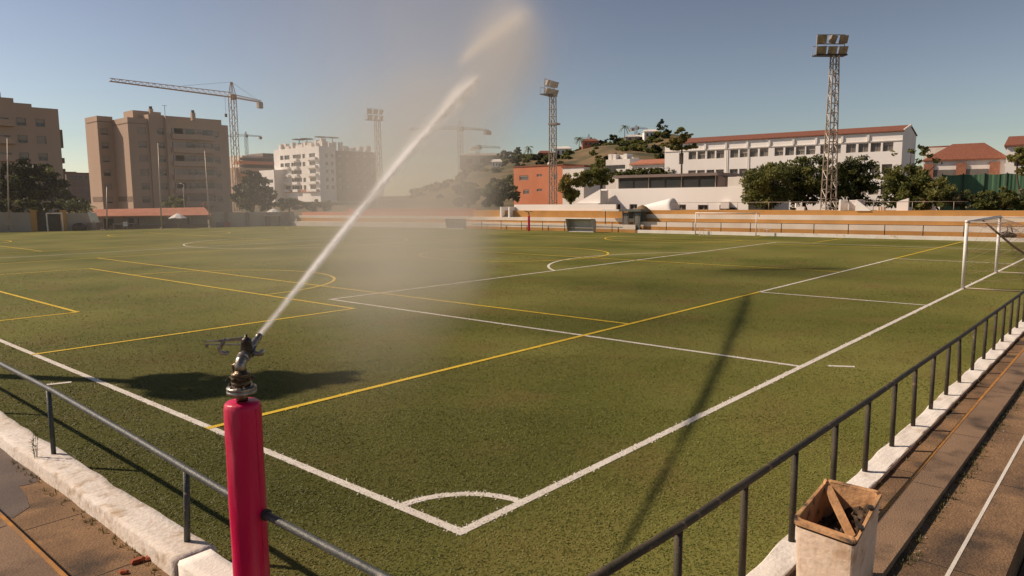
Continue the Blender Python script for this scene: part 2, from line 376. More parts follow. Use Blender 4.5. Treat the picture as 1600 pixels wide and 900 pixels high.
# small weeds and litter at the foot of walls: one scattered mass
mb = MB()
def tuft(p, h, n, spread):
    for _ in range(n):
        q = rnd.uniform(0, 6.28); d = V((math.cos(q), math.sin(q), 0)); p0 = V(p)+d*rnd.uniform(0, spread)
        w = V((-d.y, d.x, 0))*.006; hh = h*rnd.uniform(.4, 1)
        mb.poly(p0-w, p0+w, p0+d*hh*.5+V((0, 0, hh)))
for _ in range(150): tuft((-2.40-abs(rnd.gauss(0, .05)), rnd.uniform(.5, 14), -.02), .05, 6, .04)
for _ in range(420): tuft((rnd.uniform(-1, 26), -3.83-abs(rnd.gauss(0, .05)), .385), .045, 6, .05)
for _ in range(60): tuft((rnd.uniform(0, 20), -3.02-abs(rnd.gauss(0, .03)), .095), .05, 6, .03)
for _ in range(500): tuft((rnd.uniform(0, 12), -4.62-abs(rnd.gauss(0, .25)), .05), .11, 7, .07)
tag(mb.build('weeds', M['weed']), 'tufts of dry weeds growing in the wall and step joints', 'weeds', kind='stuff')
mb = MB()
for _ in range(170):
    c = V((rnd.uniform(.3, 16), -3.86-abs(rnd.gauss(0, .12)), .385)) if rnd.random() < .6 else V((-2.42-abs(rnd.gauss(0, .1)), rnd.uniform(.6, 9), -.02))
    s = rnd.uniform(.004, .013); mb.cbox(c, s*1.4, s, s*.7, rnd.uniform(0, 180))
tag(mb.build('gravel', M['grit']), 'loose pale grit along the step joints', 'grit', kind='stuff')

t0 = thing('dry_weed', 'single dry weed stalk growing against the lumpy white wall', 'weed', at(58, 735, 0))
mb = MB(); b0 = V(t0.location)
for k in range(5):
    top = b0+V((rnd.uniform(-.06, .06), rnd.uniform(-.1, .1), rnd.uniform(.4, .62)))
    mid = (b0+top)/2+V((rnd.uniform(-.03, .03), rnd.uniform(-.03, .03), 0)); mb.tube([b0, mid, top], [.004, .003, .0015], 5)
    for _ in range(9):
        p = mid.lerp(top, rnd.random()); d = V((rnd.uniform(-1, 1), rnd.uniform(-1, 1), rnd.uniform(0, 1)))*.05; w = V((.008, .004, 0))
        mb.poly(p-w, p+w, p+d)
mb.build('stalk', M['weed'], t0)
for i, (x, y, s, lb) in enumerate([(215, 876, .075, 'larger broken red brick piece lying by the white wall'), (232, 871, .06, 'small red brick chip next to the larger piece by the white wall'), (193, 893, .055, 'red brick chip lying alone on the walkway near the bottom edge')]):
    p = at(x, y, 0); mb = MB(); mb.lathe(p+V((0, 0, .005-.02)), [(s*.6, 0), (s*.75, s*.2), (s*.5, s*.5)], seg=5)
    o = mb.build('brick_fragment', M['brickbit'], origin=p); o.scale = (1.5, .8, 1); o.rotation_euler.z = i*1.1
    tag(o, lb, 'brick', 'brick fragments by the white wall')

# ------------------------------------------------------------------ railings
def railing(label, rail_pts, feet, mat, r=.034, rp=.031):
    t = thing('guard_rail', label, 'railing', feet[0])
    mb = MB(); mb.tube(rail_pts, r, 12); mb.build('top_rail', mat, t, smooth=True)
    for fx, top in zip(feet[1:] if False else feet, [None]*len(feet)):
        f_ = V(fx); best = min(((V(a), V(b)) for a, b in zip(rail_pts, rail_pts[1:])), key=lambda s: abs(((s[0]+s[1])/2-f_).length))
        a, b = best; s = max(0, min(1, (f_-a).dot(b-a)/(b-a).length_squared)); tp = a+(b-a)*s
        mb = MB(); mb.tube([f_-V((0, 0, .05)), (tp.x, tp.y, tp.z-.02)], rp, 10); mb.build('post', mat, t, smooth=True)
    return t
lr = [(-2.13, 60, 1.12), (-2.13, 30, 1.12), (-2.13, 12, 1.10), (-2.13, 7.69, 1.08), (-2.13, 5.3, 1.06), (-2.13, 2.94, .985), (-2.13, 1.57, .93), (-2.13, .9, .905), (-2.13, .18, .89), (-2.13, -1.39, .885), (-2.13, -2.75, .9)]
railing('short dark green railing meeting the pink padded post', lr, [(-2.13, y, .15) for y in (5.52, 1.66, -2.6, 9.4, 13.3, 17.2, 21.1, 25, 29, 33, 37)], M['rail'])
rrp = [(-2.1, -2.82, 1.18), (-.54, -2.82, 1.10), (.6, -2.82, 1.085), (2.81, -2.82, 1.06), (4.2, -2.82, 1.04), (6.4, -2.82, 1.03), (9.5, -2.82, 1.0), (18, -2.82, .98), (59, -2.82, .98)]
rrf = [(x, -2.82, .14) for x in (-.55, .60, 1.74, 2.92, 4.12, 5.32, 6.46, 7.56, 8.66, 9.78, 10.97, 12.2, 13.4)]+[(13.4+1.15*k, -2.82, .14) for k in range(1, 39)]
railing('long straight brown railing on the white wall along the goal line', rrp, rrf, M['rail_brown'])

# ------------------------------------------------------------------ pink post with sprinkler gun
PC = V((-2.205, .275, 0))
t = thing('padded_post', 'bright pink vinyl padded post carrying the sprinkler gun', 'post', PC)
prof = [(.140, .166), (.149, .25), (.147, .6), (.150, 1.0), (.147, 1.4), (.149, 1.72), (.147, 1.80), (.140, 1.835), (.125, 1.85), (.05, 1.853)]
mb = MB(); mb.lathe(PC, prof, seg=40); pad = mb.build('pad', M['pink'], t, smooth=True)
mb = MB(); ang = R(-75); d = V((math.cos(ang), math.sin(ang), 0))
mb.tube([PC+d*.149+V((0, 0, z)) for z in (.2, .6, 1.0, 1.4, 1.8)], .0035, 6); mb.build('seam', M['pink'], pad)
mb = MB(); mb.lathe(PC+V((0, 0, 1.84)), [(.047, 0), (.047, .09)], seg=20); mb.build('riser_pipe', M['bronze'], t, smooth=True)
h_ = V((-2.13, .139, .89))
mb = MB(); mb.lathe(V((-2.13, .126, .89)), [(.050, 0), (.050, .012)], axis=(0, -1, 0), seg=16); mb.build('rail_hole', M['dark'], pad)

JAZ, JEL = 38.8, 17
JD = V((math.cos(R(JAZ))*math.cos(R(JEL)), math.sin(R(JAZ))*math.cos(R(JEL)), math.sin(R(JEL))))
SD = V((-JD.y, JD.x, 0)).normalized()             # to the jet's left
s0 = V((PC.x, PC.y, 1.915))
t = thing('sprinkler_gun', 'steel and bronze impact sprinkler gun on top of the pink post', 'sprinkler', s0)
mb = MB(); mb.lathe(s0, [(.10, 0), (.118, .006), (.120, .024), (.112, .030), (.112, .036), (.120, .040), (.118, .058), (.085, .066), (.075, .07)], seg=40)
fl = mb.build('flange', M['steel'], t, smooth=True)
for k in range(6):
    q = k*math.pi/3+.2; mb = MB(); p = s0+V((math.cos(q)*.10, math.sin(q)*.10, .058))
    mb.lathe(p, [(.012, 0), (.012, .014), (.007, .014), (.007, .024)], seg=6); mb.build('bolt', M['steel'], fl)
mb = MB(); mb.lathe(s0+V((0, 0, .066)), [(.070, 0), (.078, .01), (.078, .035), (.070, .04), (.080, .045), (.080, .075), (.072, .08), (.078, .085), (.078, .105), (.05, .115), (.048, .13)], seg=32)
mb.build('bearing', M['bronze'], t, smooth=True)
for q, r1 in ((2.2, .016), (3.6, .018), (-.6, .015), (.7, .014), (5.0, .016)):
    mb = MB(); d = V((math.cos(q), math.sin(q), 0)); c = s0+V((0, 0, .128))+d*.074
    mb.lathe(c, [(r1, 0), (r1, .022), (r1*.55, .022), (r1*.55, .034)], axis=d, seg=10); mb.build('clamp_nut', M['bronze'], t)
mb = MB(); mb.tube([s0+V((0, 0, .10))-RT*.075, s0+V((0, 0, .135))-RT*.105, s0+V((0, 0, .10))-RT*.125], .008, 8)
mb.tube([s0+V((0, 0, .10))-RT*.078, s0+V((0, 0, .05))-RT*.092], .010, 8); mb.build('trip_lever', M['iron'], t)
el = s0+V((0, 0, .185)); e2 = el+V((0, 0, .085))+JD*.05
bend = [el, el+V((0, 0, .045)), el+V((0, 0, .075))+JD*.02, e2]
mb = MB(); mb.tube(bend, [.046, .046, .046, .046], 18); mb.build('elbow', M['steel'], t, smooth=True)
mb = MB(); mb.tube([el-RT*.045+V((0, 0, -.0)), el-RT*.055+V((0, 0, .05)), el-RT*.03+V((0, 0, .06))], .017, 8); mb.build('elbow_bracket', M['bronze'], t)
tip = e2+JD*.40
mb = MB(); mb.tube([e2, e2+JD*.02, e2+JD*.021, e2+JD*.06, e2+JD*.061, e2+JD*.22, e2+JD*.34, e2+JD*.36, e2+JD*.361, tip], [.050, .050, .044, .042, .040, .034, .026, .025, .031, .027], 20)
mb.build('barrel', M['steel'], t, smooth=True)
hub = e2+JD*.10+V((0, 0, .062))
mb = MB(); mb.lathe(hub-V((0, 0, .075)), [(.03, 0), (.048, .01), (.050, .05), (.040, .085), (.044, .09), (.042, .125), (.02, .14), (.012, .145), (.012, .165)], seg=20)
mb.build('spring_housing', M['iron'], t, smooth=True)
am = hub+V((0, 0, .025)); AL = -RT*.93-FW*.10; AL.z = 0; AL.normalize()
mb = MB(); up = V((0, 0, 1)); sd = up.cross(AL)
for off, w0, w1 in ((.03, .035, .008), (-.022, .014, .006)):
    p0, p1 = am+up*off, am+AL*.335+up*(off*.45+.0)
    a = [p0+up*w0/2-sd*.010, p0-up*w0/2-sd*.010, p0-up*w0/2+sd*.010, p0+up*w0/2+sd*.010]
    b = [p1+up*w1/2-sd*.008, p1-up*w1/2-sd*.008, p1-up*w1/2+sd*.008, p1+up*w1/2+sd*.008]
    mb.add(a+b, [(0, 1, 2, 3), (7, 6, 5, 4), (0, 4, 5, 1), (1, 5, 6, 2), (2, 6, 7, 3), (3, 7, 4, 0)])
p1 = am+AL*.31; mb.obox(p1-sd*.010-up*.035, AL*.02, sd*.02, up*.03)
arm = mb.build('drive_arm', M['steel'], t)
mb = MB(); q0 = am+AL*.165
mb.tube([q0+up*.035, q0+AL*.03-up*.005, q0+AL*.055-up*.05, q0+AL*.04-up*.085, q0+AL*.005-up*.095, q0-AL*.02-up*.075], [.012, .018, .020, .020, .018, .012], 10)
mb.build('spoon', M['steel'], arm, smooth=True)
mb = MB(); c0 = hub+RT*.03-up*.06
mb.tube([c0, c0+RT*.045-up*.025+JD*.02, c0+RT*.085-up*.02+JD*.02, c0+RT*.10+up*.012+JD*.02], [.018, .021, .023, .016], 12); mb.build('counterweight', M['steel'], t, smooth=True)
mb = MB(); mb.tube([e2-up*.03+RT*.03, e2+JD*.12-up*.035+RT*.045, e2+JD*.2+RT*.035], .011, 8); mb.build('brace_rod', M['steel'], t, smooth=True)

# ------------------------------------------------------------------ water
M['water'] = leafmat('white_water', (.92, .90, .88), (.88, .86, .84), .5)
def volmat(name, step):
    m = bpy.data.materials.new(name); m.use_nodes = True; nt = m.node_tree
    nt.nodes.remove(nt.nodes['Principled BSDF'])
    v = nt.nodes.new('ShaderNodeVolumePrincipled'); nt.links.new(v.outputs[0], nt.nodes['Material Output'].inputs['Volume'])
    try: m.cycles.volume_step_rate = step
    except Exception: pass
    tc = nt.nodes.new('ShaderNodeTexCoord'); sx = nt.nodes.new('ShaderNodeSeparateXYZ'); nt.links.new(tc.outputs['Object'], sx.inputs[0])
    def mt(op, *a):
        n = nt.nodes.new('ShaderNodeMath'); n.operation = op
        for i, x in enumerate(a):
            if isinstance(x, (int, float)): n.inputs[i].default_value = x
            else: nt.links.new(x, n.inputs[i])
        return n.outputs[0]
    def rng(x, a, b, c, d):
        n = nt.nodes.new('ShaderNodeMapRange'); n.interpolation_type = 'SMOOTHSTEP'
        nt.links.new(x, n.inputs[0])
        for i, q in enumerate((a, b, c, d)): n.inputs[i+1].default_value = q
        return n.outputs[0]
    def noise(scale, stretch=(1, 1, 1), detail=3):
        mp = nt.nodes.new('ShaderNodeMapping'); mp.inputs['Scale'].default_value = stretch; nt.links.new(tc.outputs['Object'], mp.inputs['Vector'])
        n = nt.nodes.new('ShaderNodeTexNoise'); n.inputs['Scale'].default_value = scale; n.inputs['Detail'].default_value = detail
        nt.links.new(mp.outputs[0], n.inputs['Vector']); return n.outputs['Fac']
    return m, v, nt, sx.outputs, mt, rng, noise
def frame_to(o, a, b):
    z = (b-a).normalized(); x = V((0, 0, 1)); x = (x-z*x.dot(z)).normalized(); y = z.cross(x)
    from mathutils import Matrix
    o.matrix_world = Matrix(((x.x, y.x, z.x, a.x), (x.y, y.y, z.y, a.y), (x.z, y.z, z.z, a.z), (0, 0, 0, 1)))
def jet(name, a, b, w0, w1, sag, strength, ends, step, dom=4.6, power=1.0, nz=(.6, 2.6), fade=1.0, halo=.09, drops=5000):
    L = (b-a).length
    m, v, nt, (X, Y, Z), mt, rng, noise = volmat(name+'_water', step)
    tt = mt('MULTIPLY', Z, 1/L)
    off = mt('MULTIPLY', mt('MULTIPLY', tt, mt('SUBTRACT', 1.0, tt)), 4*sag)
    tp = mt('POWER', mt('MAXIMUM', tt, 0.0), power)
    w = mt('ADD', w0, mt('MULTIPLY', tp, w1-w0))
    dx = mt('SUBTRACT', X, off)
    r2 = mt('DIVIDE', mt('ADD', mt('MULTIPLY', dx, dx), mt('MULTIPLY', Y, Y)), mt('MULTIPLY', w, w))
    core = mt('MAXIMUM', mt('SUBTRACT', mt('ADD', mt('EXPONENT', mt('MULTIPLY', r2, -1.1)), mt('MULTIPLY', mt('MULTIPLY', tt, halo), mt('EXPONENT', mt('MULTIPLY', r2, -.16)))), .004), 0)
    dens = mt('DIVIDE', mt('MULTIPLY', core, mt('MULTIPLY_ADD', tt, strength*(fade-1), strength)), w)
    n = noise(nz[1], (1, 1, .10)); dens = mt('MULTIPLY', dens, rng(n, .5-.5*nz[0], .62, .25, 1.25))
    dens = mt('MULTIPLY', dens, mt('MULTIPLY', rng(tt, ends[0], ends[1], 0, 1), rng(tt, ends[2], ends[3], 1, 0)))
    nt.links.new(dens, v.inputs['Density']); v.inputs['Color'].default_value = (.995, .992, .988, 1); v.inputs['Anisotropy'].default_value = .35
    mb = MB(); pts = []; rs = []
    for i in range(15):
        q = i/14; pts.append((4*sag*q*(1-q), 0, q*L)); rs.append(dom*(w0+(w1-w0)*q**power))
    mb.tube(pts, rs, 14)
    o = mb.build(name, m); frame_to(o, a, b)
    g = np.random.default_rng(int(L*100)); n_ = drops            # torn strands and drops inside the stream
    t_ = g.beta(1.3, 1.15, n_) if ends[1] < .05 else g.beta(1.6, 1.8, n_)
    wv = w0+(w1-w0)*t_**power; k_ = g.random(n_) < .22
    rr_ = np.abs(g.normal(0, .62, n_))*np.where(k_, 2.0, .9)*wv; an = g.uniform(0, 2*np.pi, n_)
    px_, py_ = 4*sag*t_*(1-t_)+rr_*np.cos(an)-np.where(k_, .25*t_**2*g.random(n_), 0), rr_*np.sin(an); pz_ = t_*L
    ln_ = g.uniform(.10, .55, n_)*(.35+.9*t_)*(L/23); th_ = np.minimum(.45*wv, g.uniform(.002, .007, n_)*(.4+1.1*t_))*np.where(k_, .55, 1)
    q_ = g.uniform(0, 6.3, n_); vs = np.empty((n_, 5, 3)); sl = 4*sag*(1-2*t_)/L
    vs[:, 0] = np.stack([px_-sl*ln_*.5, py_, pz_-ln_*.5], 1); vs[:, 4] = np.stack([px_+sl*ln_*.5, py_, pz_+ln_*.5], 1)
    for i in range(3): vs[:, 1+i] = np.stack([px_+th_*np.cos(q_+i*2.094), py_+th_*np.sin(q_+i*2.094), pz_+ln_*.1], 1)
    dm = MB(); dm.v = [tuple(v) for v in vs.reshape(-1, 3)]
    for i in range(n_):
        b_ = 5*i
        for j in range(3): dm.f += [(b_, b_+1+(j+1) % 3, b_+1+j), (b_+4, b_+1+j, b_+1+(j+1) % 3)]
    dm.m = [0]*len(dm.f); so = dm.build('water_strands', M['water']); so.parent = o; so['kind'] = 'stuff'
    return o
J1 = dp(748, 121, 27.0)
o = jet('water_jet', tip-JD*.004, J1, .019, .105, .13, 1.15, (-.02, 0, .78, 1.0), .010, power=.85, fade=.7, nz=(.15, 3.6), halo=.20, drops=3200)
tag(o, 'white water jet shooting from the sprinkler gun across the pitch', 'water jet')
b1, b2 = dp(712, 106, 35.5), dp(832, 15, 36.5)
o = jet('water_plume', b1, b2, .18, .56, .18, .65, (0, .2, .80, 1.0), .05, nz=(.6, .9), fade=.6, halo=.2, drops=1200)
tag(o, 'detached upper plume of water beyond the broken end of the jet', 'water plume')
# fine drift: a box of air round the jet, dense only where the droplets are
ja = V((tip.x, tip.y, 0))
m, v, nt, (X, Y, Z), mt, rng, noise = volmat('drift', .5)
def blob(cx, cy, cz, sx, sy, sz, k):
    q = None
    for A, c, s in ((X, cx, sx), (Y, cy, sy), (Z, cz, sz)):
        d = mt('MULTIPLY', mt('SUBTRACT', A, c), 1/s); d = mt('MULTIPLY', d, d); q = d if q is None else mt('ADD', q, d)
    return mt('MULTIPLY', mt('EXPONENT', mt('MULTIPLY', q, -.5)), k)
jz = mt('ADD', 2.2, mt('MULTIPLY', X, .27))
under = mt('MULTIPLY', rng(mt('SUBTRACT', jz, Z), -1.2, .8, 0, 1), mt('MULTIPLY', rng(X, 2.5, 11, 0, 1), rng(X, 21, 30, 1, 0)))
curt = mt('MULTIPLY', under, mt('MULTIPLY', rng(Y, -.9, .5, 0, 1), rng(mt('DIVIDE', Y, mt('MULTIPLY_ADD', X, .3, .3)), .25, 1.1, 1, 0)))
right = rng(mt('ADD', Y, mt('MULTIPLY', Z, .12)), -1.2, .6, 0, 1)
body = mt('MULTIPLY', right, mt('ADD', mt('MULTIPLY', blob(20, 2.6, 4.6, 7, 3.0, 4.8, .032), rng(X, 6, 13, 0, 1)), blob(29, 10, 2.0, 11, 6, 3.2, .006)))
def blob_at(x, y, t, sx, sy, sz, k):
    q = dp(x, y, t)-ja; c, s_ = math.cos(R(JAZ)), math.sin(R(JAZ)); return blob(q.x*c+q.y*s_, -q.x*s_+q.y*c, q.z, sx, sy, sz, k)
fall = None
for a_ in ((802, 70, 35, 3.0, 1.15, 1.3, .095), (768, 135, 33, 3.0, 1.0, 1.5, .080), (748, 205, 30, 3.0, .8, 1.5, .075), (718, 275, 26, 2.8, .8, 1.4, .060), (755, 50, 34, 4.0, 2.4, 2.4, .024)):
    b_ = blob_at(*a_); fall = b_ if fall is None else mt('ADD', fall, b_)
d = mt('ADD', mt('ADD', mt('MULTIPLY', curt, .050), body), fall)
d = mt('MULTIPLY', d, rng(noise(.22, (1, 1, .45), 2), .33, .66, .35, 1.65))
nt.links.new(d, v.inputs['Density']); v.inputs['Color'].default_value = (.87, .82, .76, 1); v.inputs['Anisotropy'].default_value = .55
mb = MB(); mb.box((1.5, -6, -.5), (50, 24, 16))
o = mb.build('haze', m); o.location = ja; o.rotation_euler.z = R(JAZ)
tag(o, 'fine spray drifting off the water jet over the pitch', 'spray', kind='stuff')

# ------------------------------------------------------------------ goals
def goal(name, label, A, B, H, back, r, mat, net=True, cell=.24):
    A, B = V(A), V(B); u = (B-A).normalized(); W = (B-A).length; n = V(back)
    t = thing(name, label, 'goal', (A+B)/2); z = V((0, 0, 1))
    for p in (A, B):
        mb = MB(); mb.tube([p, p+z*H], r, 16); mb.build('post', mat, t, smooth=True)
    mb = MB(); mb.tube([A+z*(H-.001)-u*r, B+z*(H-.001)+u*r], r*.98, 16); mb.build('crossbar', mat, t, smooth=True)
    for p in (A, B):
        mb = MB(); mb.tube([p+z*(H-.02)+n*r, p+z*(H-.03)+n*1.15, p+z*(H-.12)+n*1.35, p+z*(H-.35)+n*1.42], .022, 8); mb.build('net_stanchion', M['galv'], t, smooth=True)
    mb = MB(); mb.tube([A+n*r+z*.03, A+n*2.0+z*.03, B+n*2.0+z*.03, B+n*r+z*.03], .022, 8); mb.build('ground_bar', M['galv'], t, smooth=True)
    if net:
        mb = MB(); prof = [(.06, H-.06), (.7, H-.16), (1.2, H-.25), (1.38, H-.6), (1.5, H*.55), (1.75, H*.25), (1.98, .05)]
        def pp(s):
            i = min(int(s*(len(prof)-1)), len(prof)-2); q = s*(len(prof)-1)-i
            return prof[i][0]*(1-q)+prof[i+1][0]*q, prof[i][1]*(1-q)+prof[i+1][1]*q
        nu, nv = int(W/cell), int(4/cell)
        def sag(a, s): return .22*math.sin(math.pi*s)*(1-.6*abs(math.sin(math.pi*a*2)))
        def P(a, s):
            o, h = pp(s); return A+u*(a*W)+n*(o)+z*max(.03, h-sag(a, s))
        for i in range(nu+1): mb.tube([P(i/nu, k/14) for k in range(15)], .0045, 3, False)
        for k in range(nv+1): mb.tube([P(i/24, k/nv) for i in range(25)], .0045, 3, False)
        for p in (A, B):
            for k in range(8):
                s = k/8; o, h = pp(s); mb.tube([p+n*(o)+z*h, p+n*(o*.5+.03)+z*(h*.75), p+n*.07+z*(h*.55)], .0045, 3, False)
            for k in range(1, 7):
                h = H*k/7; mb.tube([p+n*.07+z*h, p+n*(1.9-1.0*k/7)+z*h*.9], .0045, 3, False)
        q0 = A+u*W*.38                                     # slack bundle hanging from the bar
        mb.tube([q0+z*(H-.05)+n*.08, q0+u*.9+z*(H-.5)+n*.4, q0+u*2.0+z*(H-1.15)+n*.9, q0+u*3.0+z*(H*.25)+n*1.7, q0+u*3.6+z*.05+n*1.95], [.03, .045, .05, .04, .03], 6)
        mb.build('net', M['net'], t)
    return t
goal('football_goal', 'white football goal with slack brown net on the near goal line', (26.35, 0, 0), (33.8, 0, 0), 2.50, (0, -1, 0), .062, M['goal_white'])
g1, g2 = at(1086.5, 366.5), at(1181, 369)
goal('small_goal', 'white netless seven-a-side goal before the striped far stand', (g1.x, g1.y, 0), (g2.x, g2.y, 0), 2.02, V(((g2-g1).y, -(g2-g1).x, 0)).normalized()*(-.5), .045, M['goal_white'], net=False)
for px_, lb in ((1099, 'small white low frame inside the seven-a-side goal'), (1192, 'small white low frame right of the seven-a-side goal')):
    p = at(px_, 368.3); t = thing('training_hurdle', lb, 'hurdle', p, 'white training hurdles by the far goal')
    for k in range(2):
        q = p+V((.18*k, -.3*k, 0)); mb = MB(); d = V((-.05, .99, 0))
        mb.tube([q-d*.35, q-d*.35+V((0, 0, .85-.3*k)), q+d*.35+V((0, 0, .85-.3*k)), q+d*.35], .022, 6); mb.build('frame', M['goal_white'], t)

# ------------------------------------------------------------------ far stand (right touchline)
def Kp(y, o, z): return V((edge_x(y)+o, y+.06*o, z))
def band(mb, y0, y1, o0, o1, z0, z1):
    mb.add([Kp(y0, o0, z0), Kp(y1, o0, z0), Kp(y1, o1, z0), Kp(y0, o1, z0), Kp(y0, o0, z1), Kp(y1, o0, z1), Kp(y1, o1, z1), Kp(y0, o1, z1)],
           [(0, 3, 2, 1), (4, 5, 6, 7), (0, 1, 5, 4), (1, 2, 6, 5), (2, 3, 7, 6), (3, 0, 4, 7)][::1])
def band2(name, y0, y1, o0, o1, z0, z1, mat, t):
    mb = MB(); band(mb, y0, y1, o0, o1, z0, z1)
    for i, f in enumerate(mb.f): mb.f[i] = f[::-1]
    return mb.build(name, mat, t)
mb = MB(); band(mb, -9, 33.5, .05, .40, -.2, .29); mb.f = [f[::-1] for f in mb.f]
tag(mb.build('low_wall', M['kerb_white'], origin=Kp(12, 0, 0)), 'long white low wall at the foot of the far striped stand', 'low wall')
t = thing('stand', 'far stand of ochre and white painted steps right of the grey booth', 'stand', Kp(14, 1, 0))
y0, y1 = -9, 34
band2('walkway', y0, y1, .40, 1.2, -.2, .24, M['tread'], t)
band2('lower_step', y0, y1, 1.2, 2.0, -.2, .60, M['ochre'], t); band2('seat_band', y0, y1, 1.205, 2.0, .603, 1.05, M['cream_step'], t)
band2('middle_step', y0, y1, 2.0, 2.8, -.2, 1.40, M['ochre'], t); band2('seat_band', y0, y1, 2.005, 2.8, 1.403, 1.80, M['cream_step'], t)
band2('upper_step', y0, y1, 2.8, 6.0, -.2, 2.20, M['ochre'], t)
t = thing('stand', 'far stand left of the grey booth with white wall along its top', 'stand', Kp(45, 1, 0))
y0, y1 = 34.02, 57
band2('lower_step', y0, y1, .5, 1.4, -.2, .30, M['ochre'], t); band2('seat_band', y0, y1, .505, 1.4, .303, .76, M['cream_step'], t)
band2('middle_step', y0, y1, 1.4, 2.2, -.2, 1.02, M['ochre'], t); band2('seat_band', y0, y1, 1.405, 2.2, 1.023, 1.38, M['cream_step'], t)
band2('upper_step', y0, y1, 2.2, 4.5, -.2, 2.12, M['ochre'], t); band2('back_wall', 37.5, 51.0, 2.7, 2.95, 2.124, 2.80, M['white'], t)
t = thing('stand', 'far stand of faded red and cream steps hidden in the spray', 'stand', Kp(70, 1, 0))
y0, y1 = 57.02, 85.5
band2('lower_step', y0, y1, .5, 1.4, -.2, .62, M['cream_step'], t)
band2('middle_step', y0, y1, 1.4, 2.2, -.2, 1.1, M['ochre'], t); band2('seat_band', y0, y1, 1.405, 2.2, 1.103, 1.42, M['cream_step'], t)
band2('upper_step', y0, y1, 2.2, 4.5, -.2, 1.85, M['orange_wall'], t); band2('back_wall', y0, 78, 3.0, 3.2, 1.854, 2.35, M['tile_pink'], t)
yb = 51.6
t = thing('staircase', 'small white staircase cutting through the ochre stand', 'stairs', Kp(yb, 1, 0))
for k in range(2): band2('cheek', yb-.78+1.2*k, yb-.58+1.2*k, 1.55, 3.4, .8, 2.55, M['white'], t)
for k in range(5): band2('step', yb-.58, yb+.42, 1.5+.3*k, 1.8+.3*k, .8, 1.2+.2*k, M['mauve'], t)
rl = [Kp(y, .25, 1.12) for y in range(-9, 34, 2)]
ft = [Kp(y, .25, .28) for y in np.arange(-8, 33, 2.75)]
railing('thin dark railing on the white wall before the far stand', rl, ft, M['rail_brown'], .022, .036)
rl = [Kp(y, .2, 1.02) for y in range(36, 57, 2)]; ft = [Kp(y, .2, 0) for y in np.arange(36.5, 56.5, 2.9)]
railing('thin brown railing before the left end of the far stand', rl, ft, M['rail_brown'], .022, .034)
rl = [Kp(y, 4.2, 2.95) for y in range(6, 34, 3)]; ft = [Kp(y, 4.2, 2.2) for y in np.arange(7, 33, 3.0)]
railing('thin grey railing along the top of the striped stand', rl, ft, M['galv'], .02, .024)

def at_o(px_, o, z):                     # column px on the stand's offset line o
    lo, hi = -9.0, 86.0
    for _ in range(40):
        m_ = (lo+hi)/2; p = Kp(m_, o, z)-CAM; c = 800+F*p.dot(RT)/p.dot(FW)
        if c > px_: lo = m_
        else: hi = m_
    return Kp(lo, o, z)
# white entrance walls on top of the stand
def slab(mb, a, b, c0, c1, th):            # vertical slab between a and b, heights c0 / c1
    a, b = V(a), V(b); u = (b-a).normalized(); n = V((-u.y, u.x, 0))*th; z = V((0, 0, 1))
    vs = [a, b, b+n, a+n, a+z*c0, b+z*c1, b+n+z*c1, a+n+z*c0]
    mb.add(vs, [(0, 3, 2, 1), (4, 5, 6, 7), (0, 1, 5, 4), (1, 2, 6, 5), (2, 3, 7, 6), (3, 0, 4, 7)])
a = at_o(1313, 2.9, 2.0); b = at_o(1338, 2.9, 2.0); c = at_o(1361, 2.9, 2.2)
t = thing('entrance_wall', 'white stair entrance walls on top of the striped stand under the big trees', 'wall', a)
mb = MB(); slab(mb, a, a+V((2.3, .1, 0)), 1.15, 1.15, .16); mb.build('side_wall', M['white'], t)
mb = MB(); slab(mb, b+V((0, 0, .2)), c, .95, .04, -.2); slab(mb, b+V((.2, .0, .2)), b+V((2.3, .1, .2)), .95, .95, .16); mb.build('sloping_wall', M['white'], t)
mb = MB(); slab(mb, a+V((2.3, 0, 0)), b+V((2.3, 0, 0)), 1.1, 1.1, .1); mb.build('back_wall', M['white'], t)
a = at_o(1402, 4.6, 2.2); b = at_o(1420, 4.6, 2.2)
mb = MB(); slab(mb, a, b, .75, 1.05, -.4); tag(mb.build('wall_block', M['white'], origin=a), 'short white wall block among the bushes above the far stand', 'wall')
a = at_o(1246, 3.9, 2.2)
t = thing('plastic_chair', 'white plastic chair lying on the top step of the far stand', 'chair', a)
mb = MB(); slab(mb, a, a+V((.05, -.7, 0)), .3, .35, -.4); mb.build('seat', M['parasol'], t)
mb = MB(); slab(mb, a+V((0, .25, .25)), a+V((.1, .1, .25)), .4, .4, -.4); mb.build('backrest', M['parasol'], t)
for k in range(3):
    a = at_o(1373+k*4, 4.3, 2.2); mb = MB(); mb.lathe(a, [(.12, 0), (.17, .32), (.16, .33)], seg=10)
    tag(mb.build('plant_pot', M['cream_step'], origin=a), ['pale plant pot on the stand, first from the white entrance walls', 'pale plant pot in the middle of the three on the stand', 'pale plant pot nearest the white wall block on the stand'][k], 'plant pot', 'plant pots on the far stand')
a = at_o(1573, .2, .30)
t = thing('sports_bag', 'dark lumpy sports bag on the white wall behind the goal', 'bag', a)
mb = MB(); mb.tube([a+V((0, .62, .16)), a+V((0, .5, .2)), a+V((0, 0, .21)), a+V((0, -.4, .19)), a+V((0, -.62, .12))], [.08, .17, .2, .18, .08], 12); mb.build('bag_body', M['iron'], t, smooth=True)
mb = MB(); mb.tube([a+V((0, .3, .38)), a+V((0, .1, .48)), a+V((0, -.1, .46)), a+V((0, -.25, .36))], .018, 6); mb.build('strap', M['dark'], t)

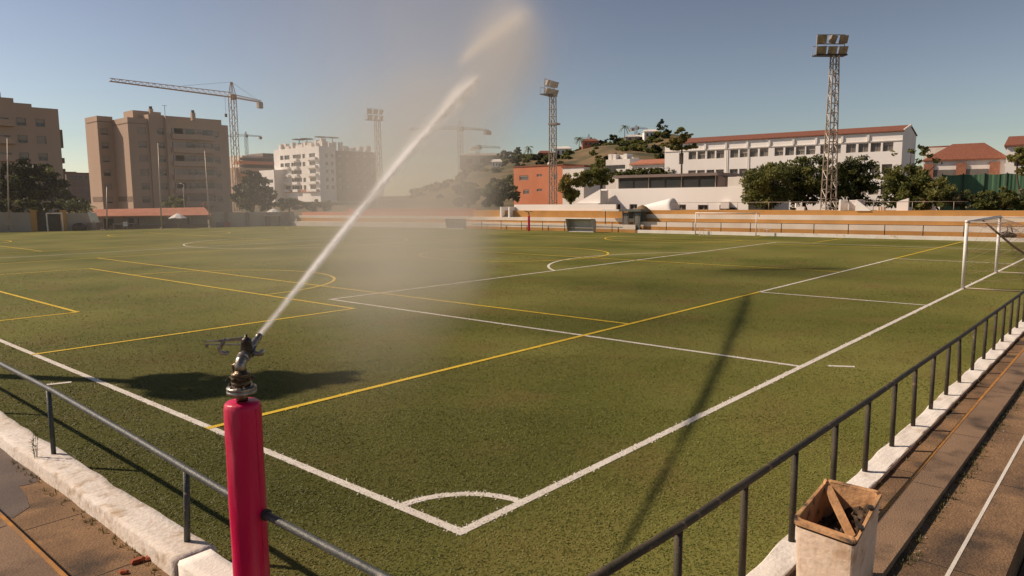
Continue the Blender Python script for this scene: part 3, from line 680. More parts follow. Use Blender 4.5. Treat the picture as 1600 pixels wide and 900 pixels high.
# dugouts
def dugout(p, label, w, h, group, body='dugout', az=94):
    t = thing('dugout', label, 'dugout', p, group); u = dirv(az); n = V((-u.y, u.x, 0)); p = V(p); z = V((0, 0, 1))   # n points toward the pitch
    if (CAM-p).dot(n) < 0: n = -n
    th = .03
    prof = [(.55, 0.05), (.15, 0.05), (.0, .5), (.02, h*.8), (.22, h*.97), (.95, h)]
    mb = MB()
    for (a0, z0), (a1, z1) in zip(prof[1:], prof[2:]):
        A, B = p-u*w/2+n*a0+z*z0, p-u*w/2+n*a1+z*z1
        mb.add([A, A+u*w, B+u*w, B, A-n*th, A+u*w-n*th, B+u*w-n*th+z*.01, B-n*th+z*.01], [(0, 1, 2, 3), (7, 6, 5, 4), (0, 4, 5, 1), (3, 2, 6, 7), (0, 3, 7, 4), (1, 5, 6, 2)])
    mb.build('shell', M[body], t)
    for s in (-1, 1):
        mb = MB(); c = p+u*s*(w/2+.002)
        pts = [c+n*a+z*b for a, b in prof]; pts2 = [q+u*s*.025 for q in pts]; k = len(pts)
        mb.add(pts+pts2, [tuple(range(k)), tuple(range(k, 2*k))[::-1]]+[(i, i+k, (i+1) % k+k, (i+1) % k) for i in range(k)]); mb.build('side_panel', M[body], t)
    mb = MB(); mb.tube([p-u*w/2+n*.95+z*h, p+u*w/2+n*.95+z*h], .035, 8); mb.tube([p-u*w/2+n*.5+z*.05, p+u*w/2+n*.5+z*.05], .03, 8); mb.build('frame_bar', M['goal_white'], t)
    mb = MB(); mb.obox(p-u*(w/2-.1)+n*.12+z*.42, u*(w-.2), n*.32, z*.05); mb.build('bench', M['cream_step'], t)
q = at(911, 362.5); dugout((q.x, q.y, 0), 'grey curved dugout before the white wall end of the stand', 3.1, 1.4, 'team dugouts')
q = at(716, 357.5); dugout((q.x, q.y, 0), 'grey dugout half hidden in the spray', 2.6, 1.25, 'team dugouts', az=92)

# red padded sprinkler post across the pitch
q = at(826.5, 361); t = thing('padded_post', 'distant dark red padded sprinkler post before the far stand', 'post', q)
mb = MB(); mb.lathe(q, [(.115, 0), (.125, .1), (.125, 1.6), (.11, 1.68), (.03, 1.69)], seg=16); mb.build('pad', M['pink'], t, smooth=True)
q = V((q.x, q.y, 1.69)); t = thing('sprinkler_gun', 'small dark sprinkler gun on the distant red post', 'sprinkler', q)
mb = MB(); mb.lathe(q, [(.04, 0), (.04, .12), (.09, .12), (.09, .17), (.05, .18), (.05, .3)], seg=12); mb.build('body', M['iron'], t)
mb = MB(); mb.tube([q+V((0, 0, .3)), q+V((-.1, .25, .42)), q+V((-.15, .5, .5))], [.05, .045, .03], 8); mb.tube([q+V((0, 0, .42)), q+V((.1, -.4, .42))], .03, 6); mb.build('barrel', M['iron'], t)

# grey booth with straw parasol and things round it
b0 = at(986, 363); b0 = V((b0.x, b0.y, 0)); u = dirv(94); n = V((-1, .06, 0)).normalized(); z = V((0, 0, 1))
t = thing('booth', 'grey metal booth with glass doors at the foot of the far stand', 'booth', b0)
for sx_ in (-1.0, -.35, .3, .95):
    mb = MB(); mb.tube([b0+u*sx_, b0+u*sx_+z*2.1], .06, 6); mb.build('post', M['booth'], t)
mb = MB(); mb.obox(b0-u*1.25-n*1.3+z*2.1, u*2.5, n*1.6, z*.22); mb.build('roof', M['booth'], t)
mb = MB(); mb.obox(b0-u*1.0-n*1.0, u*2.0, n*.06, z*2.08); mb.build('back_panel', M['booth'], t)
for sx_ in (-.66, .62):
    dd = MB(); dd.obox(b0+u*(sx_-.27)-n*.03+z*.05, u*.54, n*.05, z*1.95); d_ = dd.build('door', M['booth'], t)
    mb = MB(); mb.obox(b0+u*(sx_-.19)+n*.021+z*.9, u*.38, n*.012, z*.95); mb.build('pane', M['pane_grey'], d_)
mb = MB(); mb.obox(b0+u*1.2-n*.9+z*2.13, u*2.0, n*1.2, z*.16); mb.build('awning', M['white_b'], t)
mb = MB(); mb.tube([b0+u*3.0, b0+u*3.0+z*2.15], .05, 6); mb.build('awning_post', M['booth'], t)
q = at(995, 362.5); q = V((q.x+1.0, q.y, .24)); t = thing('straw_parasol', 'round brown straw parasol behind the grey booth', 'parasol', q)
mb = MB(); mb.lathe(q+z*1.75, [(.78, 0), (.80, .06), (.68, .33), (.42, .58), (.12, .72), (.02, .76)], seg=20); mb.build('canopy', M['straw'], t, smooth=True)
mb = MB(); mb.tube([q, q+z*1.8], .04, 8); mb.build('pole', M['bark'], t)
q = at(1002, 363); t = thing('rubbish_pile', 'dark heap of bags beside the grey booth', 'heap', q)
for k in range(7):
    mb = MB(); c = V((q.x+.55+rnd.uniform(-.1, .3), q.y+rnd.uniform(-.5, .6), .05)); s = rnd.uniform(.22, .4)
    mb.lathe(c, [(s*.8, 0), (s, s*.4), (s*.85, s*.9), (s*.35, s*1.2)], seg=9); mb.build('bag', M['iron'], t, smooth=True)

# ------------------------------------------------------------------ floodlights
def floodlight(label, px_, d, ztop, z0, wb, wt, aim, rows=2, cols=3, extra=False):
    p = pz(px_, d, z0); t = thing('floodlight_tower', label, 'floodlight', p, 'lattice floodlight towers round the pitch')
    a = dirv(aim); b = V((-a.y, a.x, 0)); z = V((0, 0, 1)); H = ztop-z0
    mb = MB()
    def cor(s, i):
        w = (wb*(1-s)+wt*s)/2; k = ((-1, -1), (1, -1), (1, 1), (-1, 1))[i % 4]
        return p+a*k[0]*w+b*k[1]*w+z*(H*s)
    for i in range(4): mb.tube([cor(0, i), cor(.5, i), cor(1, i)], .065, 6)
    n = 17
    for k in range(n):
        s0_, s1_ = k/n, (k+1)/n
        for i in range(4):
            mb.tube([cor(s0_, i), cor(s1_, i+1)] if k % 2 else [cor(s0_, i+1), cor(s1_, i)], .032, 4, False)
            mb.tube([cor(s1_, i), cor(s1_, i+1)], .032, 4, False)
    mb.build('mast', M['galv'], t)
    mb = MB(); c = p+z*(H-.12)-RT*.42; mb.obox(c-b*1.45-a*.35, b*2.9, a*.9, z*.10); plat = mb.build('platform', M['dark'], t)
    mb = MB(); mb.tube([c+b*-1.45+a*.5+z*.1, c+b*-1.45+a*.5+z*.9, c+b*1.45+a*.5+z*.9, c+b*1.45+a*.5+z*.1], .03, 5)
    mb.tube([c-b*1.3+z*.1, c-b*1.3+z*1.85, c+b*1.3+z*1.85, c+b*1.3+z*.1], .05, 6); mb.tube([c-b*1.3+z*1.05, c+b*1.3+z*1.05], .05, 6); mb.build('lamp_rack', M['galv'], t)
    for r_ in range(rows):
        for k in range(cols):
            yaw = rnd.uniform(-28, 28); cc = c+b*(-.98+.98*k)+z*(.48+.95*r_)+a*-.28
            la = -(a*math.cos(R(yaw))+b*math.sin(R(yaw))); la = (la*math.cos(.42)-z*math.sin(.42)).normalized(); lb = z.cross(la).normalized(); lc = la.cross(lb)
            lm = MB(); w1, h1 = .40, .36
            f4 = [cc+la*.16+lb*s*w1+lc*q*h1 for s, q in ((-1, -1), (1, -1), (1, 1), (-1, 1))]; b4 = [cc-la*.2+lb*s*w1*.62+lc*q*h1*.62 for s, q in ((-1, -1), (1, -1), (1, 1), (-1, 1))]
            lm.add(f4+b4, [(0, 1, 2, 3), (7, 6, 5, 4)]+[(i, i+4, (i+1) % 4+4, (i+1) % 4) for i in range(4)]); lo = lm.build('lamp', M['lamp_body'], t)
            gm = MB(); g4 = [cc+la*.165+lb*s*w1*.86+lc*q*h1*.84 for s, q in ((-1, -1), (1, -1), (1, 1), (-1, 1))]; g5 = [q+la*.01 for q in g4]
            gm.add(g4+g5, [(4, 5, 6, 7), (3, 2, 1, 0)]+[(i, (i+1) % 4, (i+1) % 4+4, i+4) for i in range(4)]); gm.build('lens', M['lamp_glass'], lo)
    if extra:
        mb = MB(); mb.obox(p+z*(H-3.7)-a*.8-b*.5, a*1.2, b*1.0, z*.22); mb.build('side_lamp', M['lamp_body'], t)
floodlight('tallest looking floodlight tower rising in front of the big trees', 1293.5, 68, hz(1296, 91, 68), 1.5, 1.0, .52, 45)
floodlight('slim floodlight tower in front of the orange building', 864, 92, hz(863, 151, 92), 1.2, .72, .6, 100, extra=True)
floodlight('faint floodlight tower behind the spray beside the brick apartments', 594, 121, hz(594, 189, 121), 1.2, .95, .7, 78)

# ------------------------------------------------------------------ trees
def crown_mesh(name, lobes, n, leaf, mats, parent, clumps=36, flat=.0, seed=1, inner=.45):
    g = np.random.default_rng(seed); o = parent.location
    vol = np.array([l[3]*l[4]*l[5] for l in lobes]); pr = vol/vol.sum()
    li = g.choice(len(lobes), clumps, p=pr); L = np.array(lobes)
    d = g.normal(size=(clumps, 3)); d /= np.linalg.norm(d, axis=1)[:, None]
    rr = g.uniform(inner, 1.0, clumps)[:, None]
    cc = L[li, :3]+d*rr*L[li, 3:]; cr = (L[li, 3:].mean(1))*g.uniform(.16, .36, clumps)
    ci = g.choice(clumps, n, p=cr**2/np.sum(cr**2))
    e = g.normal(size=(n, 3)); e /= np.linalg.norm(e, axis=1)[:, None]
    p = cc[ci]+e*(g.random(n)**.45)[:, None]*cr[ci][:, None]*np.array([1.15, 1.15, .8-flat*.45])
    s = leaf*g.uniform(.55, 1.35, n)
    a = g.normal(size=(n, 3)); a /= np.linalg.norm(a, axis=1)[:, None]
    up = np.array([0, 0, 1.0]); nn = g.normal(size=(n, 3))*.75+up*.55+e*.35; b = np.cross(nn, a); b /= np.linalg.norm(b, axis=1)[:, None]
    vs = np.empty((n, 4, 3)); vs[:, 0] = p-a*s[:, None]; vs[:, 1] = p+b*s[:, None]*.5; vs[:, 2] = p+a*s[:, None]; vs[:, 3] = p-b*s[:, None]*.5
    vs -= np.array(o)
    me = bpy.data.meshes.new(name); me.vertices.add(4*n); me.vertices.foreach_set('co', vs.ravel())
    me.loops.add(4*n); me.loops.foreach_set('vertex_index', np.arange(4*n)); me.polygons.add(n); me.polygons.foreach_set('loop_start', np.arange(0, 4*n, 4))
    for m_ in mats: me.materials.append(L_[m_])
    cm = g.integers(0, len(mats), clumps); me.polygons.foreach_set('material_index', np.where(g.random(n) < .8, cm[ci], g.integers(0, len(mats), n)))
    me.update(calc_edges=True); ob = bpy.data.objects.new(name, me); COL.objects.link(ob); ob.parent = parent
    return ob, cc
SEED = [10]
def tree(name, label, base, lobes, n, leaf, mats, trunk_r=.2, bark='bark', group=None, clumps=40, flat=0, inner=.45, cat='tree', limbs=7):
    SEED[0] += 1; t = thing(name, label, cat, base, group); base = V(base)
    ob, cc = crown_mesh('crown', [tuple(l) for l in lobes], n, leaf, mats, t, clumps, flat, SEED[0], inner)
    top = V(lobes[0][:3]); mb = MB(); zc = min(l[2]-l[5]*.5 for l in lobes)
    m1 = base.lerp(V((top.x, top.y, max(zc, base.z+.3))), .5)+V((rnd.uniform(-.1, .1), rnd.uniform(-.1, .1), 0))
    fork = V((top.x, top.y, max(zc, base.z+.4)))
    mb.tube([base-V((0, 0, .25)), m1, fork, top], [trunk_r*1.25, trunk_r, trunk_r*.8, trunk_r*.3], 8)
    for k in range(limbs):
        c = V(cc[k % len(cc)]); s = fork.lerp(top, rnd.uniform(0, .6)); mb.tube([s, s.lerp(c, .5)+V((0, 0, .1)), c], [trunk_r*.45, trunk_r*.28, trunk_r*.1], 5)
    mb.build('trunk', M[bark], t, smooth=True); return t
def lob(px_, y, d, rx, ry=None, rz=None):     # a lobe whose centre shows at this point, distance d
    p = dp(px_, y, d); return (p.x, p.y, p.z, rx, ry or rx, rz or rx)
K = lambda d: d/F                            # metres per photo pixel at distance d
# left
d = 112; tree('dark_pine', 'big dark tree before the balconied apartment block on the far left', pz(62, d), [lob(48, 285, d, 3.6, 3, 3.4), lob(30, 262, d, 2.6, 2.4, 1.8), lob(80, 292, d, 2.8, 2.6, 2.6), lob(10, 295, d, 3, 3, 3), lob(66, 272, d, 1.8, 1.8, 1.5), lob(95, 308, d, 2, 2, 1.6)], 9000, .30, ['deep', 'deep', 'dark'], .3, clumps=95)
d = 108; tree('dark_shrub', 'low dark shrub at the foot of the big dark left tree', pz(118, d), [lob(118, 320, d, 2.4, 2, 1.0), lob(90, 322, d, 2.2, 2, 1.0)], 2200, .24, ['deep', 'dark'], .12, cat='shrub')
tree('dark_shrub', 'low dark shrub left of the ochre gate pillars', pz(25, d), [lob(20, 322, d, 3.2, 2, 1.0), lob(50, 323, d, 2.5, 2, .9)], 2400, .24, ['deep', 'dark'], .12, cat='shrub')
d = 118
def palm(name, label, base, h, r, nf, mats, group=None):
    t = thing(name, label, 'palm', base, group); base = V(base); mb = MB()
    mb.tube([base-V((0, 0, .2)), base+V((.05, .03, h*.5)), base+V((0, 0, h))], [.22, .17, .15], 8); mb.build('trunk', M['bark_pale'], t, smooth=True)
    mb = MB(); top = base+V((0, 0, h))
    for k in range(nf):
        q = k*2.4; el_ = rnd.uniform(-.5, 1.1); d_ = V((math.cos(q), math.sin(q), 0)); n_ = V((-d_.y, d_.x, 0)); pr = []
        for i in range(7):
            s = i/6; pr.append(top+d_*(r*s*math.cos(el_*(1-.4*s)))+V((0, 0, r*(math.sin(el_)*s-.75*s*s))))
        for a_, b_ in zip(pr, pr[1:]):
            w = r*.13; mb.poly(a_, b_, b_-n_*w-V((0, 0, w*.5))); mb.poly(a_, a_+n_*w-V((0, 0, w*.5)), b_)
    mb.build('fronds', L_[mats], t); return t
palm('palm_tree', 'bushy palm left of the seven storey apartment block', pz(124, d), 2.2, 1.9, 26, 'light')
palm('palm_tree', 'darker palm close to the apartment block wall', pz(137, d), 2.5, 1.8, 26, 'mid')
d = 122
tree('dark_tree', 'round dark tree right of the seven storey apartment block', pz(392, d), [lob(395, 300, d, 3.3, 3, 2.9), lob(380, 310, d, 2.4, 2.2, 2.2), lob(412, 312, d, 2.3, 2.2, 2.0), lob(398, 284, d, 2.0, 2, 1.6)], 6500, .28, ['deep', 'deep', 'dark'], .3, clumps=75)
tree('dark_tree', 'low dark tree between round dark tree and white apartments', pz(452, d), [lob(452, 318, d, 1.9, 1.9, 1.0), lob(465, 320, d, 1.2, 1.2, .8)], 2200, .22, ['deep', 'dark'], .15)
tree('dark_tree', 'hazy low tree under the brick face of the white apartments', pz(490, d), [lob(488, 321, d, 2.0, 2, 1.0), lob(512, 322, d, 1.7, 1.7, .8)], 2200, .22, ['deep', 'dark'], .15)
tree('leafy_tree', 'leafy bush beside the street lamp before the apartment block', pz(275, 120), [lob(274, 318, 120, 1.8, 1.8, 1.0)], 1400, .22, ['dark', 'mid'], .12)
d = 112
tree('leafy_tree', 'dark tree left of the orange building at the edge of the spray', pz(786, d), [lob(783, 300, d, 2.6, 2.4, 2.0), lob(768, 305, d, 2.0, 2, 1.7), lob(800, 303, d, 1.6, 1.6, 1.7), lob(786, 286, d, 1.5, 1.5, 1.1)], 5000, .25, ['dark', 'deep', 'mid'], .25, clumps=60)
tree('leafy_tree', 'hazy tree inside the spray left of the orange building', pz(735, d), [lob(730, 306, d, 2.4, 2.4, 1.6), lob(745, 300, d, 1.6, 1.6, 1.4)], 2600, .25, ['dark', 'deep'], .2)
d = 98
tree('yellow_tree', 'yellowish tree behind the slim floodlight tower', pz(893, d), [lob(892, 290, d, 1.9, 1.8, 1.9), lob(905, 280, d, 1.4, 1.4, 1.2), lob(880, 296, d, 1.2, 1.2, 1.3)], 4200, .19, ['light', 'gold', 'mid'], .2, clumps=55)
tree('leafy_tree', 'green tree left of the dark glazed pavilion', pz(938, d+3), [lob(940, 270, d, 1.9, 1.8, 1.4), lob(925, 280, d, 1.5, 1.5, 1.4), lob(952, 278, d, 1.1, 1.1, 1.2), lob(935, 258, d, 1.0, 1, .8)], 5000, .19, ['mid', 'light', 'dark'], .2, clumps=60)
d = 95
tp = pz(1061, d)
tree('umbrella_pine', 'layered golden green pine before the left end of the white school', tp, [lob(1066, 206, d, 1.2, 1.1, .55), lob(1060, 217, d, 1.55, 1.4, .5), lob(1072, 213, d, 1.1, 1, .4), lob(1049, 227, d, 1.15, 1.0, .38), lob(1082, 228, d, 1.15, 1, .36), lob(1064, 231, d, 1.7, 1.4, .35), lob(1058, 222, d, 1.3, 1.2, .3)], 7500, .15, ['gold', 'light', 'mid'], .13, clumps=80, flat=.8, limbs=12)
# right of the school, behind the stand
d = 72
def Z(d): return 1.6
GR = 'broad green trees behind the far stand'
tree('broadleaf_tree', 'broad dark green tree hiding the right end of the white gym', pz(1200, d, 1.6), [lob(1198, 286, d, 2.5, 2.2, 2.1), lob(1182, 296, d, 1.7, 1.6, 1.8), lob(1218, 280, d, 1.9, 1.8, 1.8), lob(1190, 268, d, 1.0, 1, .9), lob(1212, 262, d, 1.1, 1.1, .9), lob(1200, 312, d, 2.2, 2, 1.1), lob(1172, 315, d, .9, .9, .8)], 9500, .155, ['mid', 'dark', 'light', 'dark'], .25, group=GR, clumps=120)
tree('broadleaf_tree', 'tall green tree directly left of the tallest looking floodlight tower', pz(1262, d+2, 1.6), [lob(1258, 280, d+2, 2.4, 2.2, 2.3), lob(1240, 288, d+2, 1.8, 1.8, 2.0), lob(1276, 274, d+2, 1.9, 1.8, 1.9), lob(1255, 257, d+2, 1.5, 1.4, 1.1), lob(1285, 300, d+2, 1.8, 1.8, 1.6), lob(1250, 312, d+2, 2.2, 2.0, 1.1)], 9500, .155, ['dark', 'mid', 'deep', 'mid'], .25, group=GR, clumps=120)
tree('broadleaf_tree', 'tall green tree directly right of the tallest looking floodlight tower', pz(1335, d+3, 1.6), [lob(1333, 275, d+3, 2.5, 2.2, 2.2), lob(1315, 285, d+3, 1.8, 1.8, 2.0), lob(1352, 282, d+3, 1.6, 1.6, 1.9), lob(1330, 255, d+3, 1.6, 1.4, 1.0), lob(1350, 302, d+3, 1.7, 1.8, 1.5), lob(1320, 310, d+3, 2.2, 2.0, 1.2), lob(1366, 268, d+3, .9, .9, .9)], 9500, .155, ['mid', 'dark', 'deep'], .25, group=GR, clumps=120)
d = 66
tree('fig_tree', 'ragged light green tree in front of the school gable', pz(1418, d, 1.8), [lob(1418, 292, d, 2.3, 2.0, 1.7), lob(1400, 280, d, 1.5, 1.4, 1.4), lob(1440, 282, d, 1.4, 1.4, 1.4), lob(1432, 240, d, 1.0, .9, .9), lob(1452, 232, d, .8, .7, .9), lob(1476, 240, d, .7, .6, .7), lob(1418, 222, d, .45, .4, .5), lob(1395, 242, d, .5, .5, .6), lob(1462, 252, d, .9, .9, .7), lob(1425, 262, d, 1.3, 1.2, 1.0), lob(1420, 315, d, 2.0, 1.8, .9), lob(1390, 312, d, 1.1, 1.1, .9)], 8200, .17, ['light', 'mid', 'dark'], .2, clumps=130, inner=.3, limbs=16)
tree('broadleaf_shrub', 'light green shrub below the ragged tree beside the hedge', pz(1468, 64, 1.8), [lob(1465, 300, 64, 1.5, 1.3, 1.1), lob(1452, 318, 64, 1.4, 1.3, .7), lob(1480, 312, 64, 1.0, 1, .8)], 4000, .14, ['light', 'mid', 'dark'], .1, clumps=60, cat='shrub')
tree('silver_shrub', 'pale grey leaved shrub above the stand near the goal', pz(1508, 63, 1.8), [lob(1507, 313, 63, 1.1, 1, .75), lob(1525, 315, 63, .9, .9, .6), lob(1495, 308, 63, .7, .7, .5)], 3200, .12, ['grey', 'mid', 'grey', 'dark'], .08, clumps=50, cat='shrub')
for i, (px_, yy, r_, mt_, lb) in enumerate([(1545, 312, 1.0, ['dark', 'mid'], 'dark hedge bush next to the pale grey shrub'), (1568, 310, 1.05, ['mid', 'dark', 'gold'], 'hedge bush with brownish tips under the green screen'), (1592, 312, 1.1, ['dark', 'mid', 'grey'], 'hedge bush at the right edge under the green screen'), (1615, 312, 1.1, ['dark', 'mid'], 'hedge bush just past the right edge')]):
    tree('hedge_bush', lb, pz(px_, 62, 1.8), [lob(px_, yy, 62, r_, .9, .9), lob(px_+8, yy+8, 62, r_, .9, .7), lob(px_-8, yy+10, 62, r_, .9, .6)], 3000, .12, mt_, .06, clumps=50, group='hedge bushes above the stand', cat='hedge')
tree('loquat_tree', 'thin yellow green tree before the right white house', pz(1597, 75, 1.6), [lob(1590, 245, 75, 1.2, 1, .8), lob(1600, 232, 75, .9, .9, .6), lob(1575, 250, 75, .8, .7, .5), lob(1605, 262, 75, 1.0, 1, .8)], 1500, .17, ['light', 'gold', 'mid'], .09, clumps=40, inner=.3)
# off to the left: a tree whose shadow falls across the corner of the pitch
tree('shade_tree', 'dense tree on the left terrace casting its shadow over the pitch', (-3.65, 16.4, .4), [(-3.0, 15.0, 7.0, 1.15, 1.1, 1.1), (-1.5, 14.2, 6.8, .9, .8, .65), (-3.3, 15.7, 6.6, .9, .8, .7)], 6500, .17, ['dark', 'mid'], .2, clumps=45, inner=.0)

# ------------------------------------------------------------------ buildings
def windows_on(parent, O, u, n, wins, depth, frame='frame', pane='glass', bar=True):
    """wins: (x0, z0, x1, z1, shutter fraction); each window a part, its pane a sub-part"""
    O, u, n = V(O), V(u), V(n); z = V((0, 0, 1))
    for x0, z0, x1, z1, sh in wins:
        q = O+u*x0+z*z0-n*depth; w, h = x1-x0, z1-z0; f = min(.08, w*.1)
        mb = MB()
        mb.obox(q, u*f, n*.06, z*h); mb.obox(q+u*(w-f), u*f, n*.06, z*h); mb.obox(q+u*f, u*(w-2*f), n*.058, z*f); mb.obox(q+u*f+z*(h-f), u*(w-2*f), n*.058, z*f)
        if bar: mb.obox(q+u*(w/2-f/2)+z*f, u*f, n*.05, z*(h-2*f))
        wo = mb.build('window', M[frame], parent)
        mb = MB(); mb.obox(q+u*f*.5+z*f*.5, u*(w-f), n*.02, z*(h-f)); mb.build('pane', M[pane], wo)
        if sh > 0:
            mb = MB(); mb.obox(q+u*f*1.2+z*(h-f-(h-2*f)*sh)+n*.052, u*(w-2.4*f), n*.03, z*((h-2*f)*sh)); mb.build('shutter', M['shutter'], wo)
def block(mb, a, w, dpt, z0, z1, ops_front=(), ops_left=(), depth=.2, az=0):
    """box with front face along az (facing the pitch) and side face going back from its left corner a"""
    u = dirv(az); v = dirv(az+90); a = V((a.x, a.y, z0)); H = z1-z0; z = V((0, 0, 1))
    mb.facade(a, u, -v, w, H, [(o[0], o[1]-z0, o[2], o[3]-z0) for o in ops_front], depth)
    mb.facade(a+v*dpt, -v, -u, dpt, H, [(o[0], o[1]-z0, o[2], o[3]-z0) for o in ops_left], depth)
    b = a+u*w+v*dpt
    mb.poly(a+u*w, b, b+z*H, a+u*w+z*H); mb.poly(b, a+v*dpt, a+v*dpt+z*H, b+z*H); mb.poly(a+z*H, a+u*w+z*H, b+z*H, a+v*dpt+z*H)
X0, Y0 = dirv(0), dirv(90); Zv = V((0, 0, 1))

# 1 far left apartments
A = pz(105, 137); wl_ = along(A, 180, -60)
t = thing('apartment_block', 'brown apartment block with balconies cut by the left edge', 'apartment building', A)
top = hz(105, 173, 137); a0 = A-X0*wl_
fl = [top-1.9-3.05*k for k in range(6)]
wx = [wl_-along(A, 180, q) for q in (47, 76)]
ops = [(x-.75, zz-1.5, x+.75, zz-.1) for x in wx for zz in fl]
mb = MB(); block(mb, a0, wl_, 13, 0, top, ops); mb.build('wall', M['tan'], t)
windows_on(t, a0, X0, -Y0, [(o[0], o[1], o[2], o[3], rnd.choice([.5, .75, 1, .6])) for o in ops], .2)
xb = wl_-along(A, 180, 38); xm = wl_-along(A, 180, 65)
mb = MB(); mb.obox(a0+Zv*top+Y0*.0, X0*xm, Y0*12, Zv*.55); mb.obox(a0+Zv*(top+.553), X0*xb, Y0*12, Zv*.75); p_ = a0+X0*(xb-2.2)+Zv*(top+1.3)+Y0*1; mb.obox(p_, X0*.6, Y0*.6, Zv*1.0); mb.build('parapet', M['tan'], t)
for zz in fl:
    mb = MB(); x1 = wl_-along(A, 180, 33); c = a0+X0*(x1-9)
    mb.obox(V((c.x, c.y-1.3, zz-3.05+1.25)), X0*9, Y0*1.28, Zv*1.15); b_ = mb.build('balcony', M['tan'], t)
    mb = MB(); mb.obox(V((c.x+.3, c.y-.03, zz-1.75)), X0*8.2, Y0*.028, Zv*1.45); mb.build('opening', M['glass'], b_)
    mb = MB(); mb.obox(V((c.x+1.5, c.y-.06, zz-1.75)), X0*2.4, Y0*.028, Zv*1.4); mb.obox(V((c.x+6.2, c.y-.06, zz-1.75)), X0*1.4, Y0*.028, Zv*1.4); mb.build('blind', M['shutter'], b_)
for y_ in (222, 246, 263):
    mb = MB(); q = A+Y0*4; zz = hz(112, y_, 138); mb.obox(V((q.x-.01, q.y, zz-1.0)), X0*1.7, Y0*3, Zv*(3.4 if y_ == 222 else 1.0)); mb.build('balcony', M['tan_dark'], t)

# 2 seven storey block with lit side walls
A = pz(210, 157); lw = along(A, 90, 187); B = A+Y0*lw; bw = along(B, 180, 163); B1 = B-X0*bw; b2_ = along(B1, 90, 147)
t = thing('apartment_block', 'seven storey brown apartment block with sunlit end walls', 'apartment building', A)
zt = hz(210, 185, 157); rows = [hz(226, y_, 157) for y_ in (204, 225.5, 247, 269, 291, 312)]
w1 = along(A, 0, 241); w2 = along(A-Y0*.5, 0, 266)-w1; w3 = along(A-Y0*1.4, 0, 354)-w1-w2; w4 = along(A, 0, 363)-w1-w2-w3
def wrow(xc, hw, hh=.7): return [(xc-hw, r_-hh, xc+hw, r_+hh) for r_ in rows]
oA = wrow(along(A, 0, 231), .85); oC = wrow(along(A-Y0*.5, 0, 260)-w1, .75); oD = wrow(along(A-Y0*1.4, 0, 345)-w1-w2, .7); oB = wrow(bw*.42, .75)
mb = MB(); block(mb, A, w1, lw+12, 0, zt, oA); block(mb, A+X0*w1-Y0*.5, w2, 12, 0, zt+.9, oC)
block(mb, A+X0*(w1+w2)-Y0*1.4, w3, 13, 0, zt+.75, oD); block(mb, A+X0*(w1+w2+w3)-Y0*.2, w4, 12, 0, zt-.25)
zB = hz(163, 191.5, 157+14); block(mb, B1, bw, b2_+1, 0, zB, oB)
mb.build('wall', M['tan'], t)
for O, ops in ((A, oA), (A+X0*w1-Y0*.5, oC), (A+X0*(w1+w2)-Y0*1.4, oD), (B1, oB)):
    windows_on(t, V((O.x, O.y, 0)), X0, -Y0, [(o[0], o[1], o[2], o[3], rnd.choice([.45, .6, .8, 1])) for o in ops], .2, bar=False)
mb = MB()
for O, ww in ((A, w1), (B1, bw)):
    mb.obox(V((O.x-.06, O.y-.06, (zt if O is A else zB)-1.25)), X0*(ww-.2), Y0*.055, Zv*.16)
    ll = lw if O is A else b2_
    mb.obox(V((O.x-.06, O.y, (zt if O is A else zB)-1.25)), X0*.055, Y0*(ll-.05), Zv*.16)
mb.build('cornice', M['tan_dark'], t)
mb = MB(); mb.obox(V((A.x-.05, A.y+.3, 3.6)), X0*.045, Y0*(lw-.6), Zv*1.1); mb.obox(V((B1.x-.05, B1.y+.2, 3.6)), X0*.045, Y0*(b2_-.4), Zv*1.1); mb.build('shop_sign_band', M['tan_dark'], t)
bx = along(A-Y0*1.4, 0, 275)-w1-w2; bx1 = along(A-Y0*1.4, 0, 340)-w1-w2; oD0 = A+X0*(w1+w2)-Y0*1.4
for r_ in rows:
    mb = MB(); n_ = 14; W_ = bx1-bx; vs = []
    for k in range(n_+1):
        s = k/n_; o_ = .9+.75*max(0, math.sin(math.pi*min(1, max(0, (s-.25)/.6))))
        for dz in (-1.55, -.45): vs.append((oD0.x+bx+W_*s, oD0.y-o_, r_+dz))
        for dz in (-1.55, -.45): vs.append((oD0.x+bx+W_*s, oD0.y-.01, r_+dz))
    fs = []
    for k in range(n_):
        i = 4*k; j = i+4; fs += [(i, j, j+1, i+1), (i+1, j+1, j+3, i+3), (i+2, j+2, j, i)]
    fs += [(0, 1, 3, 2), (4*n_+2, 4*n_+3, 4*n_+1, 4*n_)]
    mb.add(vs, fs); b_ = mb.build('balcony', M['tan'], t)
    mb = MB(); mb.obox(V((oD0.x+bx+.2, oD0.y-.035, r_-.4)), X0*(W_-.4), Y0*.03, Zv*1.25); mb.build('opening', M['glass'], b_)
    mb = MB()
    for s, ww in rnd.sample([(.04, .3), (.08, .2), (.55, .2), (.78, .16), (.4, .1)], 3): mb.obox(V((oD0.x+bx+W_*s, oD0.y-.065, r_-.4)), X0*(W_*ww), Y0*.028, Zv*1.2)
    mb.build('blind', M['shutter'], b_)
    mb = MB(); c_ = oD0.x+bx+W_*.56; mb.obox(V((c_-.03*1, oD0.y-1.6, r_-.44)), X0*.06, Y0*.06, Zv*.5)
    mb.obox(V((c_-2.2, oD0.y-1.6, r_+.02)), X0*4.4, Y0*.06, Zv*.06)
    for k in range(12): mb.obox(V((c_-2.2+k*.4, oD0.y-1.59, r_-.44)), X0*.03, Y0*.03, Zv*.47)
    mb.build('balcony_railing', M['dark'], b_)
mb = MB(); q = V((oD0.x, oD0.y, zt+.75))
qa = A+X0*(along(A, 0, 228)); mb.obox(V((qa.x, qa.y+3, zt)), X0*6.0, Y0*5, Zv*1.9); mb.build('stair_tower', M['tan'], t)
